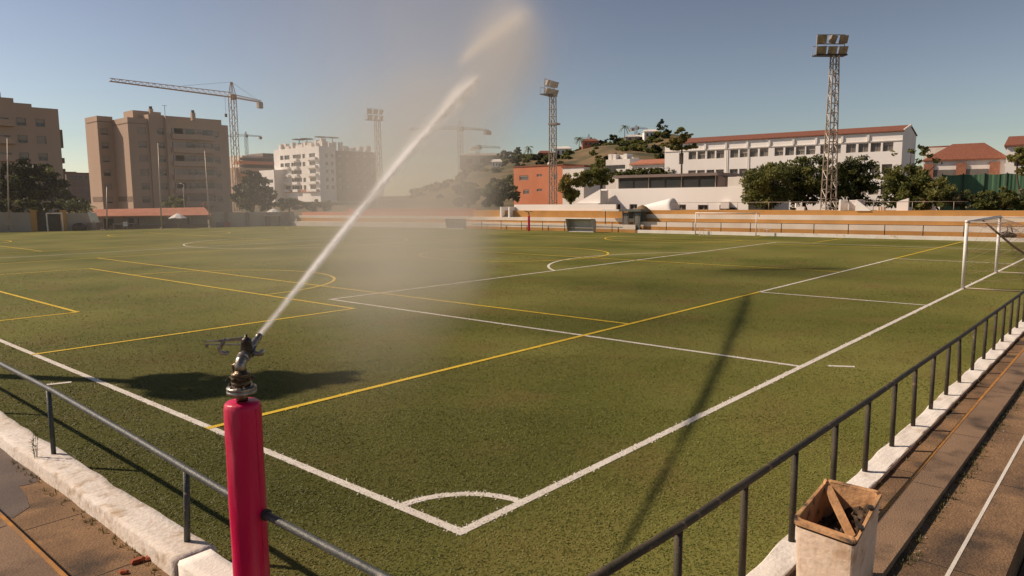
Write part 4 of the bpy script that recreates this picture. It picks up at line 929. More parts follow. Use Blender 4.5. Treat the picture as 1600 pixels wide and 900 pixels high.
for px_, y_ in ((218, 178), (236, 170), (302, 176)):
    p_ = dp(px_, y_, 160); mb = MB(); mb.obox(V((p_.x-.3, p_.y, zt-.2)), X0*.75, Y0*.75, Zv*(p_.z-zt+.2)); c_ = mb.build('chimney', M['tan'], t)
    mb = MB(); mb.obox(V((p_.x-.2, p_.y+.1, p_.z)), X0*.5, Y0*.5, Zv*.55); mb.build('chimney_cap', M['dark'], c_)
p_ = dp(257, 165, 160); mb = MB(); mb.tube([(p_.x, p_.y, zt), p_], .05, 5); mb.tube([p_-X0*.5, p_+X0*.5], .04, 4); mb.build('aerial', M['dark'], t)

# 3 white apartments with dark brick face
A = pz(502, 273); t = thing('apartment_block', 'white apartment block with dark brick right face behind the jet', 'apartment building', A)
lw = along(A, 90, 432); zt = hz(502, 229, 273); w1 = along(A, 0, 527); w2 = along(A, 0, 591)-w1
rows = [hz(502, y_, 273) for y_ in (243, 255.5, 268, 280.5, 292.5)]
def lx(q): return lw-along(A, 90, q)
oL = []
for i, r_ in enumerate(rows):
    for q, ww in ((444, 1.2), (452, 1.8), (459.5, .7), (466, 2.2), (472, .6), (478, .9), (491, 2.0)):
        if rnd.random() < .85: oL.append((lx(q)-ww, r_-.75, lx(q)+ww, r_+.9))
oF = [(x-.6, r_-.7, x+.6, r_+.7) for r_ in rows for x in (w1*.45, w1*.8)]
oG = [(x-.75, r_-.7, x+.75, r_+.6) for r_ in rows for x in (w2*.12, w2*.3, w2*.55, w2*.72, w2*.9)]
mb = MB(); block(mb, A, w1, lw, 3, zt, oF, oL, .35); mb.build('wall', M['white'], t)
mb = MB(); block(mb, A+X0*w1+Y0*.3, w2, lw-1, 3, zt-1.3, oG, (), .3); mb.build('brick_wall', M['brick'], t)
windows_on(t, V((A.x, A.y, 0)), X0, -Y0, [(*o, 0) for o in oF], .35, bar=False)
windows_on(t, V((A.x+w1, A.y+.3, 0)), X0, -Y0, [(*o, .75) for o in oG], .3, bar=False)
windows_on(t, V((A.x, A.y+lw, 0)), -Y0, -X0, [(*o, 0) for o in oL], .35, bar=False)
for i, r_ in enumerate(rows):
    for q0, q1 in ((440, 456), (462, 470), (484, 499)):
        if i == 0 and q0 == 440: continue
        x0, x1 = lx(q0), lx(q1); mb = MB(); mb.obox(V((A.x-1.1, A.y+lw-x1, r_-1.6)), X0*1.08, Y0*(x1-x0), Zv*1.0); mb.build('balcony', M['white'], t)
mb = MB(); mb.obox(V((A.x-5, A.y+lw*.75, 3)), X0*4.98, Y0*(lw*.35), Zv*(rows[2]+1.2-3)); an = mb.build('side_wing', M['white'], t)
mb = MB(); mb.obox(V((A.x-5.06, A.y+lw*.78, rows[3]-.7)), X0*.05, Y0*(lw*.28), Zv*1.2); mb.obox(V((A.x-5.06, A.y+lw*.78, rows[4]-.7)), X0*.05, Y0*(lw*.28), Zv*1.2); mb.build('window_strip', M['glass'], an)
mb = MB(); mb.obox(V((A.x-.3, A.y+.5, 6.6)), X0*.28, Y0*(lw-1), Zv*1.0); mb.build('shop_sign_band', M['tile_pink'], t)
g = random.Random(5)
mb = MB()
for k in range(16):
    yy = A.y+lw*(k+.3)/17; hh = g.uniform(.8, 2.6); mb.obox(V((A.x+g.uniform(.2, 2.5), yy, zt)), X0*g.uniform(.8, 3), Y0*g.uniform(.8, 3.5), Zv*hh)
for k in range(12):
    xx = A.x+(w1+w2)*(k+.3)/13; base_ = zt if xx < A.x+w1-2.5 else zt-1.3; mb.obox(V((xx, A.y+g.uniform(1.5, 5), base_)), X0*g.uniform(.5, 2.2), Y0*g.uniform(.8, 2), Zv*g.uniform(1.4, 3.6))
mb.build('roof_structures', M['white_b'], t)
mb = MB()
for q, yy in ((470, 218.5), (482, 217.5), (505, 214.5), (522, 215.5)):
    p_ = dp(q, yy, 280); mb.obox(V((p_.x-2.2, p_.y, p_.z)), X0*4.4, Y0*2.5, Zv*.35); mb.obox(V((p_.x-.1, p_.y+1, zt-1.3)), X0*.2, Y0*.2, Zv*(p_.z-zt+1.3))
mb.build('solar_panel', M['dark'], t)

# 4 tan terraces behind the crane, 5 low red brick houses
A = pz(372, 300); t = thing('apartment_block', 'ochre terraced flats behind the crane mast', 'apartment building', A)
w1 = along(A, 0, 436)
mb = MB(); block(mb, A, w1, 16, 3, hz(380, 262, 300)); mb.build('wall', M['tan'], t)
mb = MB(); block(mb, A+X0*w1*.25+Y0*3, w1*.7, 13, 3, hz(400, 242, 300)); mb.build('upper_wall', M['cream_step'], t)
mb = MB(); block(mb, A+X0*w1*.72+Y0*2, w1*.27, 13, 3, hz(425, 237, 300)); mb.build('stair_tower', M['mauve'], t)
for k, y_ in enumerate((254, 265, 275)):
    mb = MB(); zz = hz(400, y_, 300); mb.obox(V((A.x+1, A.y-1.4, zz-.6)), X0*(w1*.9), Y0*(4 if k == 0 else 1.38), Zv*1.3); b_ = mb.build('balcony', M['orange_wall' if k != 1 else 'tan'], t)
    mb = MB(); mb.obox(V((A.x+2, A.y-.03, zz+.9)), X0*(w1*.8), Y0*.025, Zv*1.2); mb.build('opening', M['glass'], b_)
A = pz(108, 290); t = thing('terraced_house', 'row of low brick houses between the two brown apartment blocks', 'house', A)
w1 = along(A, 0, 150); mb = MB(); block(mb, A, w1, 10, 3, hz(130, 271, 290)); block(mb, A-X0*.5+Y0*2, w1*.5, 8, 3, hz(120, 268, 290)); mb.build('wall', M['mauve'], t)
for k in range(5):
    mb = MB(); mb.obox(V((A.x+w1*(.08+.19*k), A.y-.05, hz(130, 280, 290))), X0*1.5, Y0*.045, Zv*1.4); mb.build('window', M['glass'], t)
mb = MB(); mb.obox(V((A.x-.3, A.y-.3, hz(130, 271, 290))), X0*(w1+.6), Y0*9, Zv*.4); mb.build('roof', M['tile'], t)

# 6 orange building and neighbour
A = pz(879.5, 160); lw = along(A, 90, 803); t = thing('office_building', 'plain orange rendered building with grey windows beyond the stand', 'building', A)
zt = hz(840, 260, 163); u = -Y0
def ox(q): return lw-along(A, 90, q)
O = A+Y0*lw
ops = [(ox(812), hz(815, 281, 163), ox(826), hz(815, 273.5, 163)), (ox(839), hz(840, 276, 163), ox(847), hz(840, 272, 163)), (ox(818), hz(822, 303, 163), ox(827), hz(822, 296, 163)), (ox(839), hz(840, 299, 163), ox(847), hz(840, 295, 163)), (ox(865), hz(870, 281, 163), ox(871), hz(870, 272, 163))]
mb = MB(); block(mb, A, 12, lw, 0, zt, (), ops, .15); mb.build('wall', M['orange_wall'], t)
windows_on(t, V((O.x, O.y, 0)), -Y0, -X0, [(*o, .2) for o in ops], .15, pane='pane_grey')
mb = MB(); mb.obox(V((A.x-.12, A.y-.1, zt)), X0*12.2, Y0*(lw+.2), Zv*.3); mb.build('roof', M['tile'], t)
mb = MB(); mb.lathe(V((A.x+3, A.y+lw*.42, zt+.3)), [(.5, 0), (.55, .4), (.4, .7)], seg=12); mb.build('roof_vent', M['white_b'], t)
A = pz(912, 150); lw = along(A, 90, 879); t = thing('cottage', 'low cream house right of the orange building', 'house', A)
mb = MB(); block(mb, A, 8, lw, 0, hz(890, 263, 155)); mb.build('wall', M['white_b'], t)
mb = MB(); mb.obox(V((A.x-.2, A.y-.2, hz(890, 263, 155))), X0*8.4, Y0*(lw+.4), Zv*.35); mb.build('roof', M['tile'], t)
mb = MB(); mb.obox(V((A.x-.05, A.y+lw*.4, 3.5)), X0*.045, Y0*2.2, Zv*2); mb.build('window', M['glass'], t)

# 7 gym with pavilion, stairs, dome
AZ = 92.0; A = pz(1168, 74); u = dirv(AZ); n = -dirv(AZ-90); lw = along(A, AZ, 938); O = A+u*lw
t = thing('gym', 'long low white gym building with small windows behind the far stand', 'building', A)
def gx(q): return lw-along(A, AZ, q)
zt = hz(1000, 293.5, 77)
dA = lambda q: (A+u*along(A, AZ, q)-CAM).dot(FW)
ops = [(gx(a_), hz(a_, y1_, dA(a_)), gx(b_), hz(a_, y0_, dA(a_))) for a_, b_, y0_, y1_ in ((941, 950, 319, 328), (958, 969, 319, 328), (983, 995, 319, 327), (1055, 1071, 319.5, 328.5), (1089.5, 1106, 320, 328.5), (1123, 1129.5, 320, 329))]
mb = MB(); block(mb, A, 12, lw, 0, zt, (), ops, .25, az=AZ-90); mb.build('wall', M['white'], t)
windows_on(t, V((O.x, O.y, 0)), -u, n, [(*o, 0) for o in ops], .25)
zl = hz(1100, 303, 75)
mb = MB(); mb.obox(V((A.x, A.y, zt))+u*.05+n*-.05, u*2.2, -n*8, Zv*1.0); mb.build('parapet', M['white_b'], t)
mb = MB(); q = A+u*along(A, AZ, 1150)+n*.03; mb.obox(V((q.x, q.y, hz(1150, 332, 74))), u*1.1, n*.05, Zv*.5); mb.build('vent_grille', M['dark'], t)
mb = MB(); q = A+u*along(A, AZ, 1140)+n*.03; mb.obox(V((q.x, q.y, hz(1150, 326, 74))), u*.9, n*.35, Zv*.7); mb.build('air_conditioner', M['white_b'], t)
# pavilion
P1 = pz(1117, 77.2); pl = along(P1, AZ, 964); z0_, z1_ = zt+.02, hz(1110, 270, 77.2)
t = thing('pavilion', 'dark glazed flat roofed pavilion on top of the white gym', 'pavilion', P1+Zv*z0_)
mb = MB(); q = V((P1.x, P1.y, z0_)); mb.obox(q-n*.35, u*pl, -n*5.0, Zv*(z1_-z0_-.3)); mb.build('wall', M['dark'], t)
for k in range(6):
    mb = MB(); mb.obox(q+u*(pl*k/6+.12)-n*.345, u*(pl/6-.24), n*.03, Zv*(z1_-z0_-.65)); mb.build('glass_panel', M['glass'], t)
for k in (0, 2, 4, 6):
    mb = MB(); mb.tube([q+u*min(pl-.1, max(.1, pl*k/6))-n*.1, q+u*min(pl-.1, max(.1, pl*k/6))-n*.1+Zv*(z1_-z0_-.3)], .05, 6); mb.build('column', M['galv'], t)
mb = MB(); mb.obox(q-u*.25+n*.35+Zv*(z1_-z0_-.3), u*(pl+.6), -n*6, Zv*.3); mb.build('roof', M['mauve'], t)
P2 = pz(1137, 77.0); mb = MB(); e_ = V((P2.x, P2.y, hz(1125, 302, 77)))
uu = V((P2.x-P1.x, P2.y-P1.y, 0)); hh = z1_-e_.z-.15
b0_ = V((P1.x, P1.y, e_.z))-n*.3
slab(mb, b0_-u*.02, b0_+uu-u*.02, hh+.05, hh-.75, 2.5); mb.build('side_room', M['mauve'], t)
mb = MB(); w_ = uu.normalized(); nn_ = V((w_.y, -w_.x, 0)); q2 = b0_+uu*.6+nn_*.02-u*.02; mb.obox(q2+Zv*(hh*.42), uu*.28, nn_*.03, Zv*(hh*.3)); mb.build('window', M['glass'], t)
# stairs at the gym's left end
S = A+u*(lw-1.3); t = thing('outside_staircase', 'white outside staircase rising to the left end of the gym', 'stairs', S)
ln = along(S, AZ, 897); mb = MB()
for s_ in (0, 1):
    q = V((S.x, S.y, 0))+n*(.4+1.5*s_)
    slab(mb, q, q+u*ln, zt-.05, 2.1, .18)
mb.build('cheek_wall', M['white'], t)
mb = MB(); ns = 12
for k in range(ns): mb.obox(V((S.x, S.y, 0))+n*.6+u*(ln*k/ns), u*(ln/ns), n*1.25, Zv*(zt-.2-(zt-1.8)*k/ns))
mb.build('steps', M['white_b'], t)
mb = MB(); q = S+n*2.1; mb.obox(V((q.x, q.y, 0)), u*(ln*.62), n*.4, Zv*2.9); mb.build('plinth', M['white_b'], t)
# white vaulted tarpaulin
c_ = pz(1031, 75.6, 2.2); t = thing('covered_mound', 'white tarpaulin hump leaning against the gym wall', 'tarpaulin', c_)
mb = MB(); vs = []; n_, k_ = 18, 12; L_d = 3.7
for i in range(n_+1):
    s = i/n_; hh = 1.15*(.45+.75*s)*min(1, (1-s)*9+.0)**.5 if s < 1 else 0
    hh = max(.05, hh)
    for j in range(k_+1):
        th_ = math.pi*j/k_; vs.append(c_-u*(s-.5)*L_d+n*(1.15*math.cos(th_))+Zv*(hh*math.sin(th_)**.8-.05))
mb.add(vs, [(i*(k_+1)+j, i*(k_+1)+j+1, (i+1)*(k_+1)+j+1, (i+1)*(k_+1)+j) for i in range(n_) for j in range(k_)]); mb.build('sheet', M['white'], t, smooth=True)

# 8 school
SAZ = 94.0; A = pz(1403, 86); u = dirv(SAZ); n = -dirv(SAZ-90); lw = along(A, SAZ, 1037); O = A+u*lw
t = thing('school', 'long white three storey school with red tiled roof and rows of windows', 'school', A)
ze = hz(1403, 207, 86)
def sx(q): return lw-along(A, SAZ, q)
def sd_(q): return (A+u*along(A, SAZ, q)-CAM).dot(FW)
wpx = [1079.5, 1093.5, 1108, 1122.5, 1144, 1159, 1174, 1190, 1213, 1229.5, 1246, 1262, 1284, 1301, 1324, 1343, 1362, 1381]
hu = hz(1108, 236.5, sd_(1108)); hl = hz(1108, 248.5, sd_(1108)); row2 = hz(1144, 264.5, sd_(1144)); row2b = hz(1144, 276.5, sd_(1144)); row3 = row2-(hu-row2)
ops = []
for q in wpx:
    for z1_, z0_ in ((hu, hl), (row2, row2b), (row3, row3-(row2-row2b))): ops.append((sx(q)-.56, z0_, sx(q)+.56, z1_))
ops.append((sx(1059), hz(1062, 257, sd_(1062)), sx(1066), hu-.1))
mb = MB(); block(mb, A, 9, lw, 0, ze, (), ops, .28, az=SAZ-90)
rz = hz(1419, 198.5, 86+3.2)
ga, gb, gc = A+Zv*ze, A-n*9+Zv*ze, A-n*4.5+Zv*rz
mb.poly(ga, gb, gc); mb.build('wall', M['white'], t)
windows_on(t, V((O.x, O.y, 0)), -u, n, [(*o, rnd.choice([0, 0, .3, .5])) for o in ops], .28, pane='pane_grey')
mb = MB(); e0, e1 = A+n*.25+Zv*(ze+.02)-u*.1, O+n*.25+Zv*(ze+.02)+u*.1; r0, r1 = A-n*4.5+Zv*(rz+.05)-u*.1, O-n*4.5+Zv*(rz+.05)+u*.1; b0_, b1_ = A-n*9.25+Zv*(ze+.02)-u*.1, O-n*9.25+Zv*(ze+.02)+u*.1
dz_ = Zv*.12
mb.add([e0, e1, r1, r0, b0_, b1_, e0+dz_, e1+dz_, r1+dz_, r0+dz_, b0_+dz_, b1_+dz_], [(6, 9, 8, 7), (9, 10, 11, 8), (0, 6, 7, 1), (0, 3, 9, 6), (3, 4, 10, 9), (1, 7, 8, 2), (2, 8, 11, 5), (4, 5, 11, 10), (0, 1, 2, 3), (3, 2, 5, 4)]); mb.build('roof', M['tile'], t)
mb = MB(); mb.obox(V((A.x, A.y, hu+.12)), u*lw, n*.09, Zv*.1); mb.build('string_course', M['white_b'], t)
for q in (1101, 1133, 1166, 1200, 1237, 1272, 1312, 1352):
    p_ = A+u*along(A, SAZ, q); mb = MB(); mb.obox(V((p_.x, p_.y, hu+.25))+n*.0, u*.24, n*.16, Zv*.7); mb.build('rainwater_hopper', M['white_b'], t)
    if q in (1133, 1166):
        mb = MB(); mb.tube([V((p_.x, p_.y, hu+.2))+n*.12, V((p_.x, p_.y, 1))+n*.12], .05, 6); mb.build('downpipe', M['white_b'], t)
mb = MB()
for k in range(9):
    s0_ = V(ga).lerp(gc, k/9)-u*.03; mb.obox(s0_+Zv*.02, -n*.5, -u*.14, Zv*.30)
mb.build('gable_tiles', M['white'], t)

# 9 white cottages below the hill
for i, (q0, q1, yt, d_, lb, rf) in enumerate([(983, 946, 248.5, 128, 'white low house with lumpy parapet left of the school', 'white_b'), (1040, 984, 256.5, 120, 'white low house with pale red tiled roof before the school', 'tile_pink')]):
    A = pz(q0, d_); lw = along(A, 92, q1); u = dirv(92); n = -dirv(2); t = thing('cottage', lb, 'house', A); zt = hz(q0, yt, d_)
    mb = MB(); block(mb, A, 9, lw, 0, zt, (), (), .2, az=2); mb.build('wall', M['white_b'], t)
    if rf == 'tile_pink':
        mb = MB(); e0, e1 = V((A.x, A.y, zt))+n*.4, V((A.x, A.y, zt))+u*lw+n*.4; mb.add([e0, e1, e1-n*4+Zv*.85, e0-n*4+Zv*.85, e0+Zv*.2, e1+Zv*.2, e1-n*4+Zv*1.05, e0-n*4+Zv*1.05], [(3, 2, 1, 0), (4, 5, 6, 7), (0, 1, 5, 4), (1, 2, 6, 5), (2, 3, 7, 6), (3, 0, 4, 7)]); mb.build('roof', M['tile_pink'], t)
    else:
        mb = MB()
        for k in range(5): mb.obox(V((A.x, A.y, zt))+u*(lw*k/5)-n*rnd.uniform(0, 1.5), u*(lw/5-.3), -n*2, Zv*rnd.uniform(.3, 1.1))
        mb.build('parapet', M['white_b'], t)
    for k in range(3):
        mb = MB(); mb.obox(V((A.x, A.y, zt-2.2))+u*(lw*(.2+.27*k))+n*.005, u*1.2, n*.05, Zv*1.2); mb.build('window', M['glass'], t)
A = pz(1052, 104); u = dirv(92); n = -dirv(2); lw = along(A, 92, 962)
mb = MB(); mb.obox(V((A.x, A.y, 0)), u*lw, -n*.4, Zv*hz(1000, 262, 105)); tag(mb.build('garden_wall', M['white_b'], origin=A), 'pale garden wall with planting above the dark pavilion', 'wall')
for k in range(6):
    p_ = A+u*(lw*(.08+.155*k))+n*.8; hgt = hz(1010, 268, 104)
    tree('climbing_shrub', ['dark shrub on the garden wall, nearest the pine', 'dark shrub second along the garden wall from the pine', 'dark shrub third along the garden wall from the pine', 'dark shrub fourth along the garden wall from the pine', 'sparse shrub fifth along the garden wall from the pine', 'green shrub at the left end of the garden wall'][k], (p_.x, p_.y, 0), [(p_.x, p_.y, hgt, .7, 1.4, .55), (p_.x, p_.y+.8, hgt-.4, .7, 1.0, .6)], 900, .15, ['dark', 'deep', 'mid'], .08, group='shrubs on the garden wall', cat='shrub', limbs=3)

# 10 right hand houses, green screen
def house(label, q0, q1, ye, yr, d_, az, dep, wallm, roofm='tile', hip=True):
    A = pz(q0, d_); u = dirv(az); n = -dirv(az-90); lw = along(A, az, q1); t = thing('house', label, 'house', A); ze = hz(q0, ye, d_); zr = hz((q0+q1)/2, yr, d_)
    mb = MB(); block(mb, A, dep, lw, 0, ze, az=az-90); mb.build('wall', M[wallm], t)
    mb = MB(); a_, b_, c_, d2 = [V((p.x, p.y, ze)) for p in (A+n*.4-u*.3, A+u*(lw+.3)+n*.4, A+u*(lw+.3)-n*(dep+.4), A-n*(dep+.4)-u*.3)]
    ins = min(lw*.3, dep/2) if hip else 0
    r0, r1 = A-n*dep/2+u*ins, A-n*dep/2+u*(lw-ins); r0 = V((r0.x, r0.y, zr)); r1 = V((r1.x, r1.y, zr)); k = Zv*.2
    mb.add([a_, b_, c_, d2, a_+k, b_+k, c_+k, d2+k, r0+k, r1+k], [(3, 2, 1, 0), (0, 1, 5, 4), (1, 2, 6, 5), (2, 3, 7, 6), (3, 0, 4, 7), (4, 5, 9, 8), (6, 7, 8, 9), (5, 6, 9), (7, 4, 8)]); mb.build('roof', M[roofm], t)
    return t, A, u, n, lw, ze
t, A, u, n, lw, ze = house('long grey house with red hipped roof and brick piers behind the green screen', 1566, 1440, 249, 222, 105, 96, 10, 'white_b')
for q in (1549, 1497, 1447):
    p_ = A+u*along(A, 96, q); mb = MB(); mb.obox(V((p_.x, p_.y, 0))+n*.02-u*.6, u*1.25, n*.3, Zv*(ze-.35)); mb.build('brick_pier', M['pier'], t)
for q in (1530, 1515, 1480, 1466):
    p_ = A+u*along(A, 96, q); mb = MB(); mb.obox(V((p_.x, p_.y, ze-2.3))-u*.7+n*.01, u*2.3, n*.05, Zv*1.0); mb.build('window', M['pane_grey'], t)
t, A, u, n, lw, ze = house('white house with red roof at the right edge of the picture', 1640, 1565, 227, 210, 98, 96, 10, 'white', hip=False)
mb = MB(); p_ = A+u*along(A, 96, 1592); mb.obox(V((p_.x, p_.y, ze-2.6))+n*.01, u*1.0, n*.05, Zv*1.3); mb.build('window', M['glass'], t)
A = pz(1490, 150); u = dirv(96); t = thing('cottage', 'tiny ochre house peeping over the long grey house roof', 'house', A)
mb = MB(); block(mb, A, 6, 6, 0, hz(1490, 230, 150), az=6); mb.build('wall', M['cream_step'], t); mb = MB(); mb.obox(V((A.x-.2, A.y-.2, hz(1490, 230, 150))), X0*6.4, Y0*6.4, Zv*.3); mb.build('roof', M['tile'], t)
A = pz(1640, 82); u = dirv(95); n = -dirv(5); lw = along(A, 95, 1468); t = thing('screen_fence', 'tall green mesh screen fence below the red roofed houses', 'fence', A)
mb = MB(); N_ = 60; zt = hz(1540, 270.5, 83); vs = []
for i in range(N_+1):
    p_ = A+u*(lw*i/N_); o_ = .05*math.sin(i*.9)+.03*math.sin(i*2.3); sg = -.12*math.sin(math.pi*(i % 12)/12)
    for zz in (0, zt*.5, zt+sg): vs.append(V((p_.x, p_.y, zz))+n*(o_ if zz else 0))
mb.add(vs, [(3*i+k, 3*i+3+k, 3*i+4+k, 3*i+1+k) for i in range(N_) for k in range(2)]); mb.build('mesh_screen', M['greennet'], t)
for k in range(6):
    p_ = A+u*(lw*k/5); mb = MB(); mb.tube([V((p_.x, p_.y, 0))+n*.1, V((p_.x, p_.y, zt+.1))+n*.1], .06, 6); mb.build('post', M['dark'], t)
mb = MB(); mb.tube([V((A.x, A.y, zt*.62))+n*.12, V((A.x, A.y, zt*.62))+u*lw+n*.12], .035, 5); mb.build('rail', M['greennet'], t)

# ------------------------------------------------------------------ left end of the pitch
def WP(q, off=0.0, z=0.0):                # column q on the end wall line, off = behind it
    s = along(EA, math.degrees(math.atan2(ED.y, ED.x)), q); nrm = V((-ED.y, ED.x, 0)); p = EA+ED*s+nrm*off; return V((p.x, p.y, z))
NB = V((-ED.y, ED.x, 0))                   # away from the pitch
def wdep(q, off=0): return (WP(q, off)-CAM).dot(FW)
def wz(q, y, off=0): return hz(q, y, wdep(q, off))
def wall_run(name, label, q0, q1, y0_, y1_, mat, off=0, th=.25, cap=None):
    a, b = WP(q0, off), WP(q1, off); mb = MB(); slab(mb, a, b, wz(q0, y0_, off), wz(q1, y1_, off), th)
    return tag(mb.build(name, mat, origin=a), label, 'wall')
wall_run('perimeter_wall', 'grey end wall left of the dark gate', -120, 50, 328, 333, M['grey_wall'])
wall_run('perimeter_wall', 'grey end wall between the gate and the red roofed clubhouse', 101, 150, 333, 333, M['grey_wall'], .3)
t = thing('perimeter_wall', 'grey end wall with pilasters right of the clubhouse', 'wall', WP(395))
mb = MB(); slab(mb, WP(331, .6), WP(462, .6), wz(331, 332, .6), wz(462, 331, .6), .25); mb.build('wall_panel', M['grey_wall'], t)
for q in (352, 385, 418, 448):
    mb = MB(); p_ = WP(q, .35); mb.obox(p_, ED*.45, NB*.24, Zv*(wz(q, 331.5, .35))); mb.build('pilaster', M['mauve'], t)
for q, lb in ((50, 'left ochre gate pillar'), (96, 'right ochre gate pillar beside the white frame')):
    p_ = WP(q, -.1); mb = MB(); mb.obox(p_, ED*.62, NB*.6, Zv*wz(q, 329.5)); mb.obox(p_-ED*.05-NB*.05+Zv*wz(q, 329.5), ED*.72, NB*.7, Zv*.08); tag(mb.build('gate_pillar', M['ochre'], origin=p_), lb+' in the end wall', 'pillar', 'ochre gate pillars')
t = thing('gate', 'dark double gate between the ochre pillars', 'gate', WP(76, .2))
for a_, b_ in ((56.5, 75.5), (76, 95.5)):
    mb = MB(); slab(mb, WP(a_, .25), WP(b_, .25), wz(a_, 331, .25), wz(b_, 331, .25), .06); mb.build('gate_leaf', M['dark'], t)
p0_, p1_ = WP(76, -.6), WP(100, -.6); t = thing('small_goal', 'small white goal frame standing in front of the dark gate', 'goal', p0_)
hh = wz(76, 333.5, -.6)
for p_ in (p0_, p1_):
    mb = MB(); mb.tube([p_, p_+Zv*hh], .07, 8); mb.build('post', M['goal_white'], t)
mb = MB(); mb.tube([p0_+Zv*hh, p1_+Zv*hh], .065, 8); mb.build('crossbar', M['goal_white'], t)
for q, y_, lb in ((2, 350, 'low bar barrier before the left end wall'),):
    a, b = WP(q-18, -1.2), WP(q+24, -1.2); t = thing('barrier', lb, 'barrier', a); mb = MB(); mb.tube([a, a+Zv*.95, b+Zv*.95, b], .035, 6); mb.tube([a.lerp(b, .5), a.lerp(b, .5)+Zv*.95], .03, 6); mb.build('frame', M['galv'], t)
# clubhouse
t = thing('clubhouse', 'low clubhouse with long pale red tiled roof at the pitch end', 'clubhouse', WP(236, 1))
q0, q1 = 146, 326
zh0, zh1 = wz(q0, 339, 1), wz(q1, 336.5, 1)
a, b = WP(q0, 2.6), WP(q1, 2.6); W_ = (b-a).length
mb = MB(); mb.obox(a, ED*W_, NB*3, Zv*min(zh0, zh1)); mb.build('wall', M['grey_wall'], t)
mb = MB(); e0, e1 = WP(q0-3, .6, zh0-.02), WP(q1+6, .6, zh1-.05); r0, r1 = WP(q0-1, 4.0, wz(q0, 328.5, 4)), WP(q1-4, 4.0, wz(q1, 325, 4)); k_ = Zv*.12
g0, g1 = r0+NB*3-Zv*.9, r1+NB*3-Zv*.9
mb.add([e0, e1, r1, r0, g0, g1]+[v+k_ for v in (e0, e1, r1, r0, g0, g1)], [(3, 2, 1, 0), (6, 7, 8, 9), (9, 8, 11, 10), (0, 1, 7, 6), (1, 2, 8, 7), (2, 5, 11, 8), (0, 6, 9, 3), (3, 9, 10, 4), (4, 5, 2, 3)]); mb.build('roof', M['tile_pink'], t)
for q in (150, 178, 210, 258, 297, 329):
    p_ = WP(q, .85); mb = MB(); mb.obox(p_, ED*.38, NB*.35, Zv*(min(zh0, zh1)-.06)); mb.build('pillar', M['mauve'], t)
for qa, qb in ((200, 216), (258, 263), (294, 300), (160, 176)):
    a_, b_ = WP(qa, 2.55), WP(qb, 2.55); mb = MB(); mb.obox(a_-NB*.0+Zv*.02, ED*(b_-a_).length, NB*.045, Zv*1.35); mb.build('door', M['dark'], t)
mb = MB(); a_ = WP(170, .95); mb.obox(a_, ED*((WP(q1, .95)-a_).length), NB*.1, Zv*.5); mb.build('low_front_wall', M['tan_dark'], t)
mb = MB(); mb.lathe(WP(323, 4.2, wz(323, 326, 4)-.2), [(.18, 0), (.18, .7), (.25, .75), (.2, .95)], seg=8); mb.build('chimney', M['tile'], t)
def parasol(label, q, off, ztop, r, rise, tilt=0):
    p_ = WP(q, off); t = thing('parasol', label, 'parasol', p_, 'white parasols at the pitch end'); mb = MB(); n_ = 8
    rim = [p_+V((math.cos(2*math.pi*k/n_)*r, math.sin(2*math.pi*k/n_)*r, ztop-rise)) for k in range(n_)]; mid = [p_+V((math.cos(2*math.pi*k/n_)*r*.5, math.sin(2*math.pi*k/n_)*r*.5, ztop-rise*.42)) for k in range(n_)]; tp_ = p_+Zv*ztop
    mb.add(rim+mid+[tp_]+[v-Zv*.02 for v in rim+mid+[tp_]], [(k, (k+1) % n_, (k+1) % n_+n_, k+n_) for k in range(n_)]+[(k+n_, (k+1) % n_+n_, 2*n_) for k in range(n_)]+[(17+k, 17+k+n_, 17+(k+1) % n_+n_, 17+(k+1) % n_) for k in range(n_)]+[(k, 17+k, 17+(k+1) % n_, (k+1) % n_) for k in range(n_)])
    mb.build('canopy', M['parasol'], t); mb = MB(); mb.tube([p_, tp_], .035, 6); mb.build('pole', M['galv'], t)
parasol('open white parasol in front of the clubhouse', 279, -.6, wz(279, 333, -.6), 1.2, .65)
parasol('white parasol right of the clubhouse behind the grey shelter', 431, 1.6, wz(431, 325.5, 1.6), 1.0, .5)
# white leaning board, heap, bins by the clubhouse
a = WP(147, -.4); t = thing('leaning_board', 'white board leaning at the left end of the clubhouse', 'board', a)
mb = MB(); b = a+ED*.75; zz = wz(147, 331, -.4); mb.add([a-ED*.25+Zv*(zz*.42), b-ED*.25+ED*.25+Zv*(zz*.42), b-ED*.35+Zv*zz*.93, a-ED*.55+Zv*zz]+[v+NB*.08 for v in (a-ED*.25+Zv*(zz*.42), b+Zv*(zz*.42), b-ED*.35+Zv*zz*.93, a-ED*.55+Zv*zz)], [(0, 1, 2, 3), (7, 6, 5, 4), (0, 4, 5, 1), (1, 5, 6, 2), (2, 6, 7, 3), (3, 7, 4, 0)]); mb.build('panel', M['parasol'], t)
mb = MB(); mb.tube([a+ED*.1, a+ED*.1+Zv*zz*.5], .04, 6); mb.tube([a+ED*.4-ED*.5, a+Zv*zz*.5], .03, 6); mb.build('stand_leg', M['galv'], t)
a = WP(125, -.2); mb = MB(); mb.lathe(a, [(.75, 0), (.85, .3), (.7, .7), (.3, .95)], seg=14); tag(mb.build('covered_heap', M['iron'], origin=a, smooth=True), 'round dark covered heap beside the white board', 'heap')
